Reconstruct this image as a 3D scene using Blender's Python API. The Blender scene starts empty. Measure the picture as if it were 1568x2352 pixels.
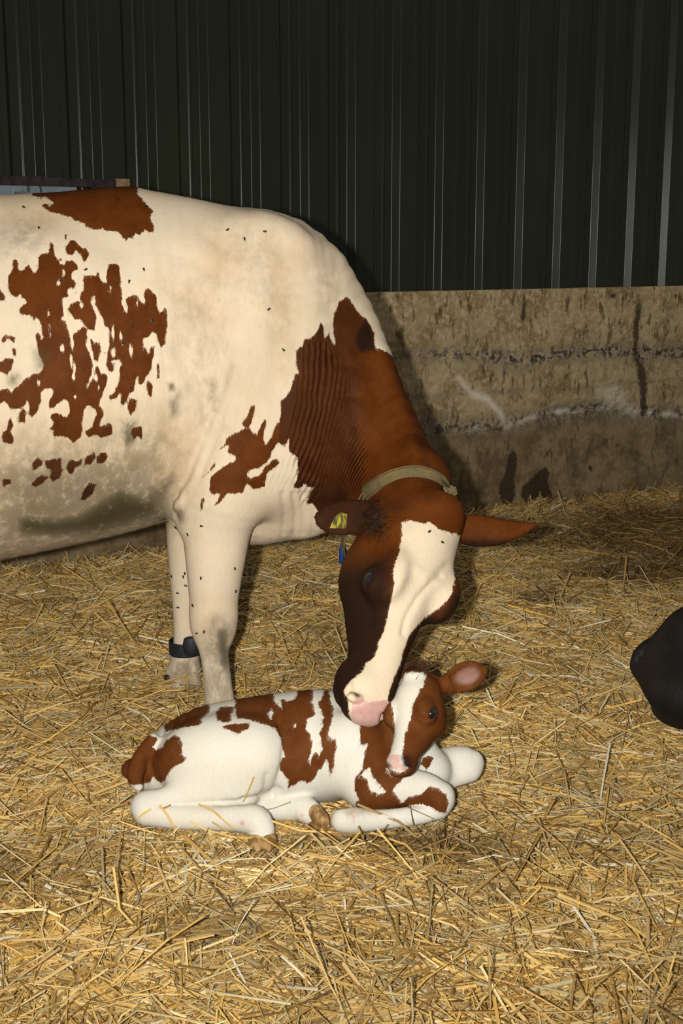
import bpy, math, random
import numpy as np
from mathutils import Vector, Matrix
from mathutils.bvhtree import BVHTree

rng = np.random.default_rng(7)
random.seed(7)
scene = bpy.context.scene
COL = scene.collection

# ------------------------------------------------------------------ camera
F_PX = 2966.0                      # focal length in pixels of the 1568 x 2352 frame
CX, CY = 784.0, 1176.0
CAM_Z = 1.33
PITCH = math.radians(11.7)
cam_data = bpy.data.cameras.new('camera')
cam_data.sensor_fit = 'VERTICAL'
cam_data.sensor_height = 22.2
cam_data.lens = 22.2 * F_PX / 2352.0
cam_data.clip_start = 0.05
cam = bpy.data.objects.new('camera', cam_data)
cam.location = (0, 0, CAM_Z)
cam.rotation_euler = (math.radians(90) - PITCH, 0, 0)
COL.objects.link(cam)
scene.camera = cam

# ------------------------------------------------------------------ dim barn daylight
world = bpy.data.worlds.new('barn_dim_light')
scene.world = world
world.use_nodes = True
bg = world.node_tree.nodes['Background']
bg.inputs[0].default_value = (1.0, 0.96, 0.88, 1)
bg.inputs[1].default_value = 0.22

# ------------------------------------------------------------------ the camera's flash, beside the lens
fl = bpy.data.lights.new('camera_flash', 'SPOT')
fl.energy = 540.0
fl.spot_size = math.radians(80)
fl.spot_blend = 1.0
fl.color = (1.0, 0.955, 0.87)
fl.shadow_soft_size = 0.022
flo = bpy.data.objects.new('camera_flash', fl)
flo.location = (-0.12, 0.0, CAM_Z + 0.01)
flo.rotation_euler = (math.radians(90 - 5.0), 0, 0.0)
COL.objects.link(flo)

scene.view_settings.view_transform = 'Standard'
scene.view_settings.look = 'None'
scene.view_settings.gamma = 1.0
scene.view_settings.use_curve_mapping = False
scene.view_settings.exposure = 0.0

# ------------------------------------------------------------------ pixel <-> place
_c, _s = math.cos(PITCH), math.sin(PITCH)
def ray(px, py):
    dx = (np.asarray(px, float) - CX) / F_PX
    dy = (np.asarray(py, float) - CY) / F_PX
    return np.stack([dx + 0 * dy, _c - dy * _s + 0 * dx, -_s - dy * _c + 0 * dx], -1)
def at(px, py, Y):
    """the place at distance Y (metres in front of the camera) seen at a pixel"""
    d = ray(px, py)
    t = np.asarray(Y, float) / d[..., 1]
    return d * t[..., None] + np.array([0, 0, CAM_Z])
def mpp(px, py, Y):
    d = ray(px, py)
    return float(Y / d[1]) / F_PX
def on_ground(px, py, z=0.0):
    d = ray(px, py)
    t = (z - CAM_Z) / d[..., 2]
    return d * t[..., None] + np.array([0, 0, CAM_Z])
def project(P):
    q = P - np.array([0, 0, CAM_Z])
    f = q[:, 1] * _c - q[:, 2] * _s
    u = q[:, 1] * _s + q[:, 2] * _c
    return np.stack([CX + F_PX * q[:, 0] / f, CY - F_PX * u / f], -1)

# ------------------------------------------------------------------ mesh helpers
def mesh_obj(name, V, faces, mat=None, parent=None, smooth=True):
    me = bpy.data.meshes.new(name)
    V = np.asarray(V, np.float32)
    if isinstance(faces, np.ndarray):
        n = faces.shape[1]
        me.vertices.add(len(V)); me.vertices.foreach_set('co', V.ravel())
        me.loops.add(faces.size); me.loops.foreach_set('vertex_index', faces.astype(np.int32).ravel())
        me.polygons.add(len(faces))
        me.polygons.foreach_set('loop_start', np.arange(0, faces.size, n, dtype=np.int32))
        me.polygons.foreach_set('loop_total', np.full(len(faces), n, np.int32))
        me.update(calc_edges=True)
    else:
        me.from_pydata([tuple(v) for v in V], [], faces)
    if smooth:
        me.polygons.foreach_set('use_smooth', np.ones(len(me.polygons), bool))
    me.validate()
    o = bpy.data.objects.new(name, me)
    COL.objects.link(o)
    if mat: me.materials.append(mat)
    if parent: o.parent = parent
    return o
def attr(o, name, arr):
    a = o.data.attributes.new(name, 'FLOAT', 'POINT')
    a.data.foreach_set('value', np.asarray(arr, np.float32).ravel())
def empty(name, loc):
    o = bpy.data.objects.new(name, None)
    o.location = loc
    COL.objects.link(o)
    return o
def tag(o, label=None, cat=None, group=None, kind=None):
    if label: o['label'] = label
    if cat: o['category'] = cat
    if group: o['group'] = group
    if kind: o['kind'] = kind
    return o
def adopt(child, root):
    """parent keeping the world place (root has only a location)"""
    child.parent = root
    child.matrix_parent_inverse = Matrix.Translation(root.location).inverted()
    return child

# ------------------------------------------------------------------ numpy value noise
def vnoise(P, scale, seed=0):
    P = np.asarray(P, float) * scale
    i = np.floor(P).astype(np.int64); f = P - i
    f = f * f * (3 - 2 * f)
    D = P.shape[-1]
    out = 0
    for c in range(2 ** D):
        w = 1.0; h = np.int64(seed * 7919 + 13)
        for d in range(D):
            b = (c >> d) & 1
            w = w * (f[..., d] if b else 1 - f[..., d])
            h = h * 73856093 + (i[..., d] + b) * np.int64([19349663, 83492791, 51787553][d])
        h = (h ^ (h >> 13)) * np.int64(1274126177)
        r = ((h ^ (h >> 16)) & 0xFFFFFF) / float(0xFFFFFF)
        out = out + w * r
    return out
def fbm(P, scale, oct=3, seed=0):
    s = 0; a = 1; t = 0
    for o in range(oct):
        s = s + a * vnoise(P, scale * 2 ** o, seed + o); t += a; a *= .5
    return s / t

# ------------------------------------------------------------------ implicit bodies: swept elliptical sections and ellipsoids
def nrm(v):
    v = np.asarray(v, float); return v / np.linalg.norm(v)
def catmull(A, m):
    A = np.asarray(A, float)
    if len(A) < 3 or m == 1: 
        return A
    E = np.concatenate([[2 * A[0] - A[1]], A, [2 * A[-1] - A[-2]]])
    out = []
    for i in range(1, len(E) - 2):
        p0, p1, p2, p3 = E[i - 1:i + 3]
        for t in np.arange(m) / m:
            out.append(.5 * (2 * p1 + (p2 - p0) * t + (2 * p0 - 5 * p1 + 4 * p2 - p3) * t * t + (3 * p1 - p0 - 3 * p2 + p3) * t ** 3))
    out.append(A[-1])
    return np.array(out)

class Sweep:
    def __init__(s, C, A, B, U, k=.03, g='body', m=3, cap=(None, None), sub=False):
        n = len(C)
        U = np.asarray(U, float)
        if U.ndim == 1: U = np.tile(U, (n, 1))
        C = catmull(C, m); U = catmull(U, m)
        A = np.maximum(catmull(np.asarray(A, float)[:, None], m)[:, 0], .002)
        B = np.maximum(catmull(np.asarray(B, float)[:, None], m)[:, 0], .002)
        s.k, s.g, s.sub = k, g, sub
        s.segs = []
        N = len(C) - 1
        for i in range(N):
            d = C[i + 1] - C[i]; L = np.linalg.norm(d); dh = d / L
            u = nrm(U[i] + U[i + 1]); n = nrm(d - u * d.dot(u)); w = np.cross(n, u)   # sections hold u, sheared along the path
            mn = min(A[i], B[i], A[i + 1], B[i + 1])
            e0 = e1 = .5 * mn
            if i == 0: e0 = cap[0] or mn
            if i == N - 1: e1 = cap[1] or mn
            r = max(A[i], B[i], A[i + 1], B[i + 1])
            lo = np.minimum(C[i], C[i + 1]) - r; hi = np.maximum(C[i], C[i + 1]) + r
            s.segs.append((C[i], d, d.dot(n), n, u, w, A[i], A[i + 1] - A[i], B[i], B[i + 1] - B[i], e0, e1, lo, hi))
        s.lo = np.min([q[12] for q in s.segs], 0); s.hi = np.max([q[13] for q in s.segs], 0)
    @staticmethod
    def seg(q, x, y, z):
        C, d, L, dh, u, w, a0, da, b0, db, e0, e1, lo, hi = q
        rx, ry, rz = x - C[0], y - C[1], z - C[2]
        tt = (rx * dh[0] + ry * dh[1] + rz * dh[2]) / L
        t = np.clip(tt, 0, 1)
        a = a0 + t * da; b = b0 + t * db
        qd = (tt - t) * L
        rx = rx - t * d[0]; ry = ry - t * d[1]; rz = rz - t * d[2]
        qd = np.where(tt < 0, qd / e0, qd / e1)
        e = np.where(tt < 0, e0, e1)
        qu = (rx * u[0] + ry * u[1] + rz * u[2]) / a
        qw = (rx * w[0] + ry * w[1] + rz * w[2]) / b
        k0 = np.sqrt(qu * qu + qw * qw + qd * qd) + 1e-9
        k1 = np.sqrt((qu / a) ** 2 + (qw / b) ** 2 + (qd / e) ** 2) + 1e-9
        return k0 * (k0 - 1) / k1
    def ev(s, x, y, z):
        r = None
        for q in s.segs:
            v = Sweep.seg(q, x, y, z)
            r = v if r is None else np.minimum(r, v)
        return r
class Ell:
    def __init__(s, c, r, ax=None, k=.03, g='body', sub=False):
        s.c = np.asarray(c, float); s.r = np.asarray(r, float)
        s.ax = np.eye(3) if ax is None else np.array([nrm(a) for a in ax])
        s.k, s.g, s.sub = k, g, sub
        ext = np.sqrt(((s.ax * s.r[:, None]) ** 2).sum(0))
        s.lo, s.hi = s.c - ext, s.c + ext
    def ev(s, x, y, z):
        rx, ry, rz = x - s.c[0], y - s.c[1], z - s.c[2]
        q = [(rx * a[0] + ry * a[1] + rz * a[2]) / r for a, r in zip(s.ax, s.r)]
        k0 = np.sqrt(q[0] ** 2 + q[1] ** 2 + q[2] ** 2) + 1e-9
        k1 = np.sqrt((q[0] / s.r[0]) ** 2 + (q[1] / s.r[1]) ** 2 + (q[2] / s.r[2]) ** 2) + 1e-9
        return k0 * (k0 - 1) / k1

def smin(a, b, k):
    h = np.maximum(k - np.abs(a - b), 0) / k
    return np.minimum(a, b) - h * h * k * .25

def build_field(prims, h, zmin=None):
    pad = 4 * h
    lo = np.min([p.lo for p in prims if not p.sub], 0) - pad
    hi = np.max([p.hi for p in prims if not p.sub], 0) + pad
    n = np.ceil((hi - lo) / h).astype(int) + 1
    ax = [(lo[i] + h * np.arange(n[i])).astype(np.float32) for i in range(3)]
    F = np.full(n, 1.0, np.float32)
    def sl(l, r, mg):
        a = np.clip(np.floor((l - mg - lo) / h).astype(int), 0, n - 1)
        b = np.clip(np.ceil((r + mg - lo) / h).astype(int) + 1, 1, n)
        return tuple(slice(x, y) for x, y in zip(a, b))
    def axes(S):
        return ax[0][S[0], None, None], ax[1][None, S[1], None], ax[2][None, None, S[2]]
    for p in prims:
        mg = 1.3 * p.k + 3 * h
        S = sl(p.lo, p.hi, mg)
        if isinstance(p, Sweep):
            T = np.full([q.stop - q.start for q in S], 1.0, np.float32)
            for q in p.segs:
                S2 = sl(q[12], q[13], mg)
                R = tuple(slice(b.start - a.start, b.stop - a.start) for a, b in zip(S, S2))
                T[R] = np.minimum(T[R], Sweep.seg(q, *axes(S2)))
        else:
            T = p.ev(*axes(S)).astype(np.float32)
        if p.sub: F[S] = -smin(-F[S], T, p.k)
        else: F[S] = smin(F[S], T, p.k)
    return F, lo, ax

def surface_nets(F, lo, h):
    s = F < 0
    cnt = np.zeros(np.array(F.shape) - 1, np.int8)
    offs = [(i, j, k) for i in (0, 1) for j in (0, 1) for k in (0, 1)]
    nx, ny, nz = cnt.shape
    for i, j, k in offs:
        cnt += s[i:i + nx, j:j + ny, k:k + nz]
    idx = np.argwhere((cnt > 0) & (cnt < 8))
    vals = {o: F[idx[:, 0] + o[0], idx[:, 1] + o[1], idx[:, 2] + o[2]] for o in offs}
    acc = np.zeros((len(idx), 3)); num = np.zeros(len(idx))
    for o in offs:
        for d in range(3):
            if o[d] == 0:
                p = list(o); p[d] = 1; p = tuple(p)
                a, b = vals[o], vals[p]
                m = (a < 0) != (b < 0)
                t = a[m] / (a[m] - b[m])
                q = np.tile(np.array(o, float), (m.sum(), 1)); q[:, d] = t
                acc[m] += q; num[m] += 1
    V = lo + h * (idx + acc / num[:, None])
    vid = np.full(cnt.shape, -1, np.int64)
    vid[idx[:, 0], idx[:, 1], idx[:, 2]] = np.arange(len(idx))
    faces = []
    for d in range(3):
        e1, e2 = [(1, 2), (2, 0), (0, 1)][d]
        A = [slice(None)] * 3; B = [slice(None)] * 3
        A[d] = slice(0, -1); B[d] = slice(1, None)
        ch = s[tuple(A)] != s[tuple(B)]
        E = np.argwhere(ch)
        ok = (E[:, e1] > 0) & (E[:, e2] > 0) & (E[:, e1] < cnt.shape[e1]) & (E[:, e2] < cnt.shape[e2])
        E = E[ok]
        ins = s[E[:, 0], E[:, 1], E[:, 2]]
        quad = []
        for a, b in ((-1, -1), (0, -1), (0, 0), (-1, 0)):
            c = E.copy(); c[:, e1] += a; c[:, e2] += b
            quad.append(vid[c[:, 0], c[:, 1], c[:, 2]])
        Q = np.stack(quad, -1)
        Q[~ins] = Q[~ins][:, ::-1]
        faces.append(Q)
    Fc = np.concatenate(faces)
    return V, Fc[(Fc >= 0).all(1)]

def edges_of(Q):
    e = np.concatenate([Q[:, [0, 1]], Q[:, [1, 2]], Q[:, [2, 3]], Q[:, [3, 0]]])
    e.sort(1)
    return np.unique(e[:, 0] * (Q.max() + 1) + e[:, 1]), Q.max() + 1
def smooth(V, Q, it=2, lam=.5):
    code, M = edges_of(Q); a, b = code // M, code % M
    deg = np.bincount(a, minlength=len(V)) + np.bincount(b, minlength=len(V))
    for i in range(it):
        S = np.zeros_like(V)
        for d in range(3):
            S[:, d] = np.bincount(a, V[b, d], len(V)) + np.bincount(b, V[a, d], len(V))
        V = V + lam * (S / np.maximum(deg, 1)[:, None] - V)
    return V
def normals(V, Q):
    n = np.cross(V[Q[:, 2]] - V[Q[:, 0]], V[Q[:, 3]] - V[Q[:, 1]])
    N = np.zeros_like(V)
    for j in range(4):
        for d in range(3):
            N[:, d] += np.bincount(Q[:, j], n[:, d], len(V))
    return N / (np.linalg.norm(N, axis=1)[:, None] + 1e-12)
def blob(prims, h, it=2):
    F, lo, ax = build_field(prims, h)
    V, Q = surface_nets(F, lo, h)
    V = smooth(V, Q, it)
    return V, Q
def group_of(prims, V):
    gs = sorted({p.g for p in prims})
    D = np.full((len(gs), len(V)), 9.0)
    for p in prims:
        if p.sub: continue
        i = gs.index(p.g)
        m = ((V > p.lo - .08) & (V < p.hi + .08)).all(1)
        if m.any():
            v = V[m]
            D[i, m] = np.minimum(D[i, m], p.ev(v[:, 0], v[:, 1], v[:, 2]))
    return gs, D

# ------------------------------------------------------------------ coat marks: signed distances and creases
def poly_sd(P, poly, far=40.0):
    """signed distance, positive inside, clipped at -far"""
    poly = np.asarray(poly, float)
    out = np.full(len(P), -far)
    m = ((P > poly.min(0) - far) & (P < poly.max(0) + far)).all(1)
    p = P[m]
    if len(p) == 0: return out
    d2 = np.full(len(p), 1e12); ins = np.zeros(len(p), bool)
    for a, b in zip(poly, np.roll(poly, -1, 0)):
        e = b - a; w = p - a
        t = np.clip((w @ e) / max(e @ e, 1e-9), 0, 1)
        q = w - t[:, None] * e
        d2 = np.minimum(d2, (q * q).sum(1))
        c = ((a[1] <= p[:, 1]) != (b[1] <= p[:, 1]))
        if c.any():
            xs = a[0] + (p[:, 1] - a[1]) * e[0] / (e[1] if e[1] else 1e-9)
            ins ^= c & (p[:, 0] < xs)
    d = np.sqrt(d2)
    out[m] = np.maximum(np.where(ins, d, -d), -far)
    return out
def line_d(P, line, far=60.0):
    line = np.asarray(line, float)
    out = np.full(len(P), 1e3)
    m = ((P > line.min(0) - far) & (P < line.max(0) + far)).all(1)
    p = P[m]
    d2 = np.full(len(p), 1e6)
    for a, b in zip(line[:-1], line[1:]):
        e = b - a; w = p - a
        t = np.clip((w @ e) / max(e @ e, 1e-9), 0, 1)
        q = w - t[:, None] * e
        d2 = np.minimum(d2, (q * q).sum(1))
    out[m] = np.sqrt(d2)
    return out
def crop(x0, y0, s):
    return lambda pts: [(x0 + x / s, y0 + y / s) for x, y in pts]

# ------------------------------------------------------------------ materials
class NT:
    def __init__(s, name):
        s.mat = bpy.data.materials.new(name); s.mat.use_nodes = True
        s.t = s.mat.node_tree; s.b = s.t.nodes['Principled BSDF']
    def n(s, typ, **kw):
        x = s.t.nodes.new(typ)
        for k, v in kw.items(): setattr(x, k, v)
        return x
    def l(s, a, b): s.t.links.new(a, b)
    def val(s, sock, v):
        if hasattr(v, 'is_output'): s.l(v, sock)
        else: sock.default_value = v
    def math(s, op, a, b=0.0, clamp=False):
        x = s.n('ShaderNodeMath', operation=op, use_clamp=clamp)
        s.val(x.inputs[0], a); s.val(x.inputs[1], b)
        return x.outputs[0]
    def attr(s, name):
        return s.n('ShaderNodeAttribute', attribute_name=name).outputs['Fac']
    def mix(s, fac, a, b, blend='MIX'):
        x = s.n('ShaderNodeMix', data_type='RGBA', blend_type=blend)
        s.val(x.inputs[0], fac)
        for i, v in ((6, a), (7, b)):
            s.val(x.inputs[i], v if hasattr(v, 'is_output') else (*v, 1))
        return x.outputs[2]
    def noise(s, scale, detail=3, rough=.55, vec=None, stretch=None, dist=0.0):
        x = s.n('ShaderNodeTexNoise')
        x.inputs['Scale'].default_value = scale; x.inputs['Detail'].default_value = detail
        x.inputs['Roughness'].default_value = rough; x.inputs['Distortion'].default_value = dist
        c = s.n('ShaderNodeTexCoord').outputs['Object'] if vec is None else vec
        if stretch:
            mp = s.n('ShaderNodeMapping'); mp.inputs['Scale'].default_value = stretch
            s.l(c, mp.inputs[0]); c = mp.outputs[0]
        s.l(c, x.inputs['Vector'])
        return x.outputs['Fac']
    def ramp(s, fac, lo, hi, a=0.0, b=1.0):
        x = s.n('ShaderNodeMapRange', interpolation_type='SMOOTHSTEP')
        s.val(x.inputs[0], fac); x.inputs[1].default_value = lo; x.inputs[2].default_value = hi
        x.inputs[3].default_value = a; x.inputs[4].default_value = b
        return x.outputs[0]
    def bump(s, height, strength=.3, dist=.01, prev=None):
        x = s.n('ShaderNodeBump'); x.inputs['Strength'].default_value = strength; x.inputs['Distance'].default_value = dist
        s.l(height, x.inputs['Height'])
        if prev: s.l(prev, x.inputs['Normal'])
        return x.outputs[0]
    def out(s, color, rough=.7, spec=.3, normal=None, sheen=0.0):
        s.val(s.b.inputs['Base Color'], color if hasattr(color, 'is_output') else (*color, 1))
        s.val(s.b.inputs['Roughness'], rough)
        s.val(s.b.inputs['Specular IOR Level'], spec)
        if sheen: 
            s.b.inputs['Sheen Weight'].default_value = sheen; s.b.inputs['Sheen Roughness'].default_value = .4
        if normal: s.l(normal, s.b.inputs['Normal'])
        return s.mat
def plain(name, col, rough=.6, spec=.3, var=.15, scale=40, bump=.1):
    t = NT(name)
    n = t.noise(scale, 4)
    c = t.mix(t.ramp(n, .3, .7), [x * (1 - var) for x in col], [min(1, x * (1 + var)) for x in col])
    return t.out(c, rough, spec, t.bump(n, bump, .004))
# ================================================================== THE SETTING
TANP = 0.57
PHI = math.atan(TANP)
WE = np.array([math.cos(PHI), math.sin(PHI), 0.0])      # along the wall, to the right and away
WN = np.array([math.sin(PHI), -math.cos(PHI), 0.0])     # out of the wall, into the barn
W0 = np.array([0, 6.1, 0.0])
CONC_TOP = 1.108
def wall_pt(s, z, off=0.0):
    s = np.asarray(s, float)
    return W0 + s[..., None] * WE + np.asarray(off, float)[..., None] * WN + np.asarray(z, float)[..., None] * np.array([0, 0, 1.0])
def wall_uv(px, py):
    d = ray(px, py)
    t = W0[1] / (d[..., 1] - TANP * d[..., 0])
    P = d * t[..., None]
    return np.stack([P[..., 0] / math.cos(PHI), P[..., 2] + CAM_Z], -1)
def wuv(pts):
    a = np.array(pts, float)
    return wall_uv(a[:, 0], a[:, 1])

# ---- concrete lower wall: cast in three lifts with ragged joints
def concrete_material():
    t = NT('cast_concrete')
    st, jo, wh, low = t.attr('stain_shade'), t.attr('joint'), t.attr('scrape'), t.attr('low')
    n1 = t.noise(7, 6, .62); n2 = t.noise(38, 5, .6); n3 = t.noise(3.0, 3, stretch=(1, 1, .25)); n4 = t.noise(120, 2)
    n5 = t.noise(26, 4, .7, stretch=(1, 1, .35))
    c = t.mix(t.ramp(n1, .35, .65), (.29, .20, .092), (.50, .385, .21))
    c = t.mix(t.ramp(n2, .42, .70), c, (.60, .49, .31))
    c = t.mix(t.math('MULTIPLY', t.ramp(n5, .54, .66), .85), c, (.10, .06, .022))
    c = t.mix(t.math('MULTIPLY', t.ramp(n3, .45, .75), .40), c, (.20, .12, .05))
    c = t.mix(t.math('MULTIPLY', low, t.ramp(n1, .25, .62, .95, .6)), c, (.115, .075, .038))
    c = t.mix(t.math('MULTIPLY', jo, t.ramp(n4, .45, .62)), c, (.40, .37, .32))
    c = t.mix(t.math('MULTIPLY', jo, t.ramp(n2, .48, .56)), c, (.045, .035, .024))
    c = t.mix(t.math('MULTIPLY', wh, t.ramp(n2, .25, .5)), c, (.80, .72, .58))
    c = t.mix(t.ramp(t.math('ADD', st, t.math('MULTIPLY', t.math('SUBTRACT', n2, .5), .9)), .35, .65, 0, .88), c, (.035, .022, .012))
    hh = t.math('ADD', t.math('MULTIPLY', n2, .6), t.math('MULTIPLY', n4, .4))
    return t.out(c, .85, .2, t.bump(hh, .5, .012))
def build_concrete():
    ss = np.concatenate([np.arange(-6, -1.9, .08), np.arange(-1.9, 2.9, .0125), np.arange(2.9, 6.01, .08)])
    zz = np.linspace(-.1, CONC_TOP, 98)
    S, Z = np.meshgrid(ss, zz, indexing='ij')
    uv = np.stack([S, Z], -1)
    P2 = uv.reshape(-1, 2)
    j1 = wuv([(300, 850), (860, 826), (990, 815), (1080, 812), (1200, 826), (1290, 812), (1400, 806), (1568, 812), (1800, 812)])
    j2 = wuv([(300, 960), (950, 915), (1060, 905), (1200, 898), (1320, 895), (1460, 880), (1568, 872), (1800, 870)])
    j3 = wuv([(300, 1010), (900, 990), (1000, 985), (1160, 978), (1250, 950), (1380, 935), (1460, 945), (1568, 955), (1800, 960)])
    w = fbm(P2, 9, 4, 3); w2 = fbm(P2, 40, 2, 5)
    def band(line, width):
        d = line_d(P2, line, 2.0)
        return np.exp(-(d / (width * (.4 + 1.3 * w))) ** 2)
    jt = np.clip(band(j1, .040) * (.55 + .45 * np.clip((P2[:, 0] - .2) / .8, 0, 1)) + .55 * band(j2, .010) + .9 * band(j3, .04), 0, 1)
    off = .008 * (w - .5) + .005 * (w2 - .5) - .010 * jt + .018 * jt * (w2 - .35)
    # upper lift stands slightly proud
    zj1 = np.interp(P2[:, 0], j1[:, 0], j1[:, 1]); zj3 = np.interp(P2[:, 0], j3[:, 0], j3[:, 1])
    off += .006 * (1 / (1 + np.exp(-(P2[:, 1] - zj1) / .006)))
    low = 1 / (1 + np.exp((P2[:, 1] - zj3 - .05 * (w - .5)) / .012))
    mid = 1 / (1 + np.exp((P2[:, 1] - zj1) / .05))
    low = np.clip(.95 * low + .18 * mid * np.clip((P2[:, 0] - .2) / 1.4, 0, 1), 0, 1)
    st = np.zeros(len(P2))
    def stain_shade(pts, soft=.012, amt=1.0):
        sd = poly_sd(P2, wuv(pts), .3)
        np.maximum(st, amt / (1 + np.exp(-sd / soft)), out=st)
    stain_shade([(1462, 668), (1450, 760), (1455, 820), (1468, 900), (1470, 960), (1490, 960), (1486, 860), (1466, 800), (1472, 700)], .014, .8)
    stain_shade([(1176, 1030), (1186, 1040), (1188, 1070), (1180, 1100), (1184, 1135), (1176, 1160), (1152, 1158), (1143, 1130), (1148, 1105), (1160, 1085), (1168, 1050)], .010, .9)
    stain_shade([(1250, 1068), (1262, 1085), (1258, 1110), (1270, 1140), (1262, 1185), (1225, 1180), (1205, 1160), (1194, 1135), (1200, 1112), (1220, 1100), (1236, 1082)], .010, .9)
    stain_shade([(1246, 1030), (1262, 1032), (1264, 1050), (1250, 1056)], .010, .6)
    stain_shade([(1198, 690), (1210, 690), (1206, 730), (1198, 748), (1192, 730)], .007, .75)
    stain_shade([(1400, 672), (1416, 674), (1410, 686), (1400, 684)], .006, .8)
    stain_shade([(1290, 860), (1310, 845), (1312, 872), (1290, 876)], .008, .6)
    stain_shade([(1350, 1066), (1362, 1070), (1358, 1082), (1350, 1080)], .005, .8)
    stain_shade([(1180, 980), (1186, 1040), (1178, 1050), (1170, 1000)], .012, .55)
    stain_shade([(870, 660), (990, 1140), (1040, 1140), (1000, 1000)], .05, .25)  # soft dark band tracing the cow's cast shadow, painted into the concrete
    sd = poly_sd(P2, wuv([(1046, 862), (1056, 864), (1085, 898), (1110, 903), (1140, 930), (1158, 955), (1165, 985), (1150, 960), (1118, 925), (1085, 912), (1060, 885)]), .2)
    wh = 1 / (1 + np.exp(-sd / .006))
    wh = np.maximum(wh, .75 * np.clip(band(j3, .014), 0, 1) * np.clip((fbm(P2, 14, 3, 9) - .47) * 9, 0, 1))
    sd = poly_sd(P2, wuv([(1370, 895), (1420, 885), (1450, 930), (1460, 955), (1425, 935), (1395, 925)]), .2)
    wh = np.maximum(wh, .6 / (1 + np.exp(-sd / .015)))
    V = wall_pt(P2[:, 0], P2[:, 1], off)
    n, m = S.shape
    I = np.arange(n * m).reshape(n, m)
    Q = np.stack([I[:-1, :-1], I[1:, :-1], I[1:, 1:], I[:-1, 1:]], -1).reshape(-1, 4)
    # top ledge and back
    top = I[:, -1]
    k = len(V)
    Vb = wall_pt(ss, np.full(n, CONC_TOP), np.full(n, -.16)); Vc = wall_pt(ss, np.full(n, -.1), np.full(n, -.16))
    B = k + np.arange(n); C = k + n + np.arange(n)
    Q = np.concatenate([Q, np.stack([top[:-1], top[1:], B[1:], B[:-1]], -1), np.stack([B[:-1], B[1:], C[1:], C[:-1]], -1)])
    V = np.concatenate([V, Vb, Vc])
    o = mesh_obj('wall_back', V, Q, concrete_material())
    z = np.zeros(2 * n)
    for nm, a in (('stain_shade', st), ('joint', jt), ('scrape', wh), ('low', low)):
        attr(o, nm, np.concatenate([a, z]))
    return tag(o, 'stained cast concrete lower wall below dark green ribbed metal cladding', kind='structure')
wall_back = build_concrete()

# ---- dark green box-profile cladding, one sheet about a metre wide
def cladding_material():
    t = NT('dark_green_cladding')
    n1 = t.noise(2.5, 4, stretch=(1, 1, .3)); n2 = t.noise(60, 3); n3 = t.noise(220, 2)
    c = t.mix(t.ramp(n1, .35, .7), (.0130, .0178, .0082), (.0200, .0252, .0118))
    c = t.mix(t.math('MULTIPLY', t.ramp(n1, .5, .75), .35), c, (.028, .020, .010))
    c = t.mix(t.math('MULTIPLY', t.ramp(n3, .66, .72), .25), c, (.16, .10, .05))
    r = t.ramp(n1, .3, .7, .24, .34)
    return t.out(c, r, .28)
def build_cladding():
    mat = cladding_material()
    prof = [(0, 0), (.040, 0), (.046, .003), (.054, .003), (.060, 0), (.095, 0), (.125, .032), (.196, .032), (.203, .028), (.226, .028), (.245, 0)]
    sheet = []
    for k in range(4):
        sheet += [(k * .245 + a, b) for a, b in prof[:-1]]
    sheet.append((.98, 0)); sheet.append((1.0, .0015))
    # rounded bends: fillet every corner, with support points so the flats stay flat
    pts = [np.array(p, float) for p in sheet]; fil = [pts[0]]
    for a, b, c in zip(pts[:-2], pts[1:-1], pts[2:]):
        da, dc = np.linalg.norm(a - b), np.linalg.norm(c - b)
        u, v = (a - b) / da, (c - b) / dc
        r = min(.0045, .42 * da, .42 * dc)
        p0, p1 = b + u * r, b + v * r
        fil.append(p0 + u * min(.0006, .1 * da))
        for t in np.linspace(0, 1, 5):
            fil.append((1 - t) ** 2 * p0 + 2 * t * (1 - t) * b + t * t * p1)
        fil.append(p1 + v * min(.0006, .1 * dc))
    fil.append(pts[-1])
    sheet = np.array(fil)
    zz = np.array([CONC_TOP - .02, 2.2, 3.3, 4.4])
    n, m = len(sheet), len(zz)
    me = None
    for i, s0 in enumerate(np.arange(-7, 7) * .98 - .025 + .0):
        if me is None:
            S = np.repeat(sheet[:, 0], m); O = np.repeat(sheet[:, 1], m); Z = np.tile(zz, n)
            V = np.stack([S, -O, Z], -1)
            V2 = V + np.array([0, .0012, 0])
            I = np.arange(n * m).reshape(n, m)
            q = np.stack([I[:-1, :-1], I[1:, :-1], I[1:, 1:], I[:-1, 1:]], -1).reshape(-1, 4)
            o = mesh_obj('cladding_sheet', np.concatenate([V, V2]), np.concatenate([q, q[:, ::-1] + n * m]), mat, smooth=True)
            me = o.data
        else:
            o = bpy.data.objects.new('cladding_sheet', me); COL.objects.link(o)
        p = wall_pt(np.array(s0), np.array(0.0), np.array(-.075))
        o.location = p; o.rotation_euler = (0, 0, PHI)
        o.parent = wall_back
build_cladding()

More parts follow.
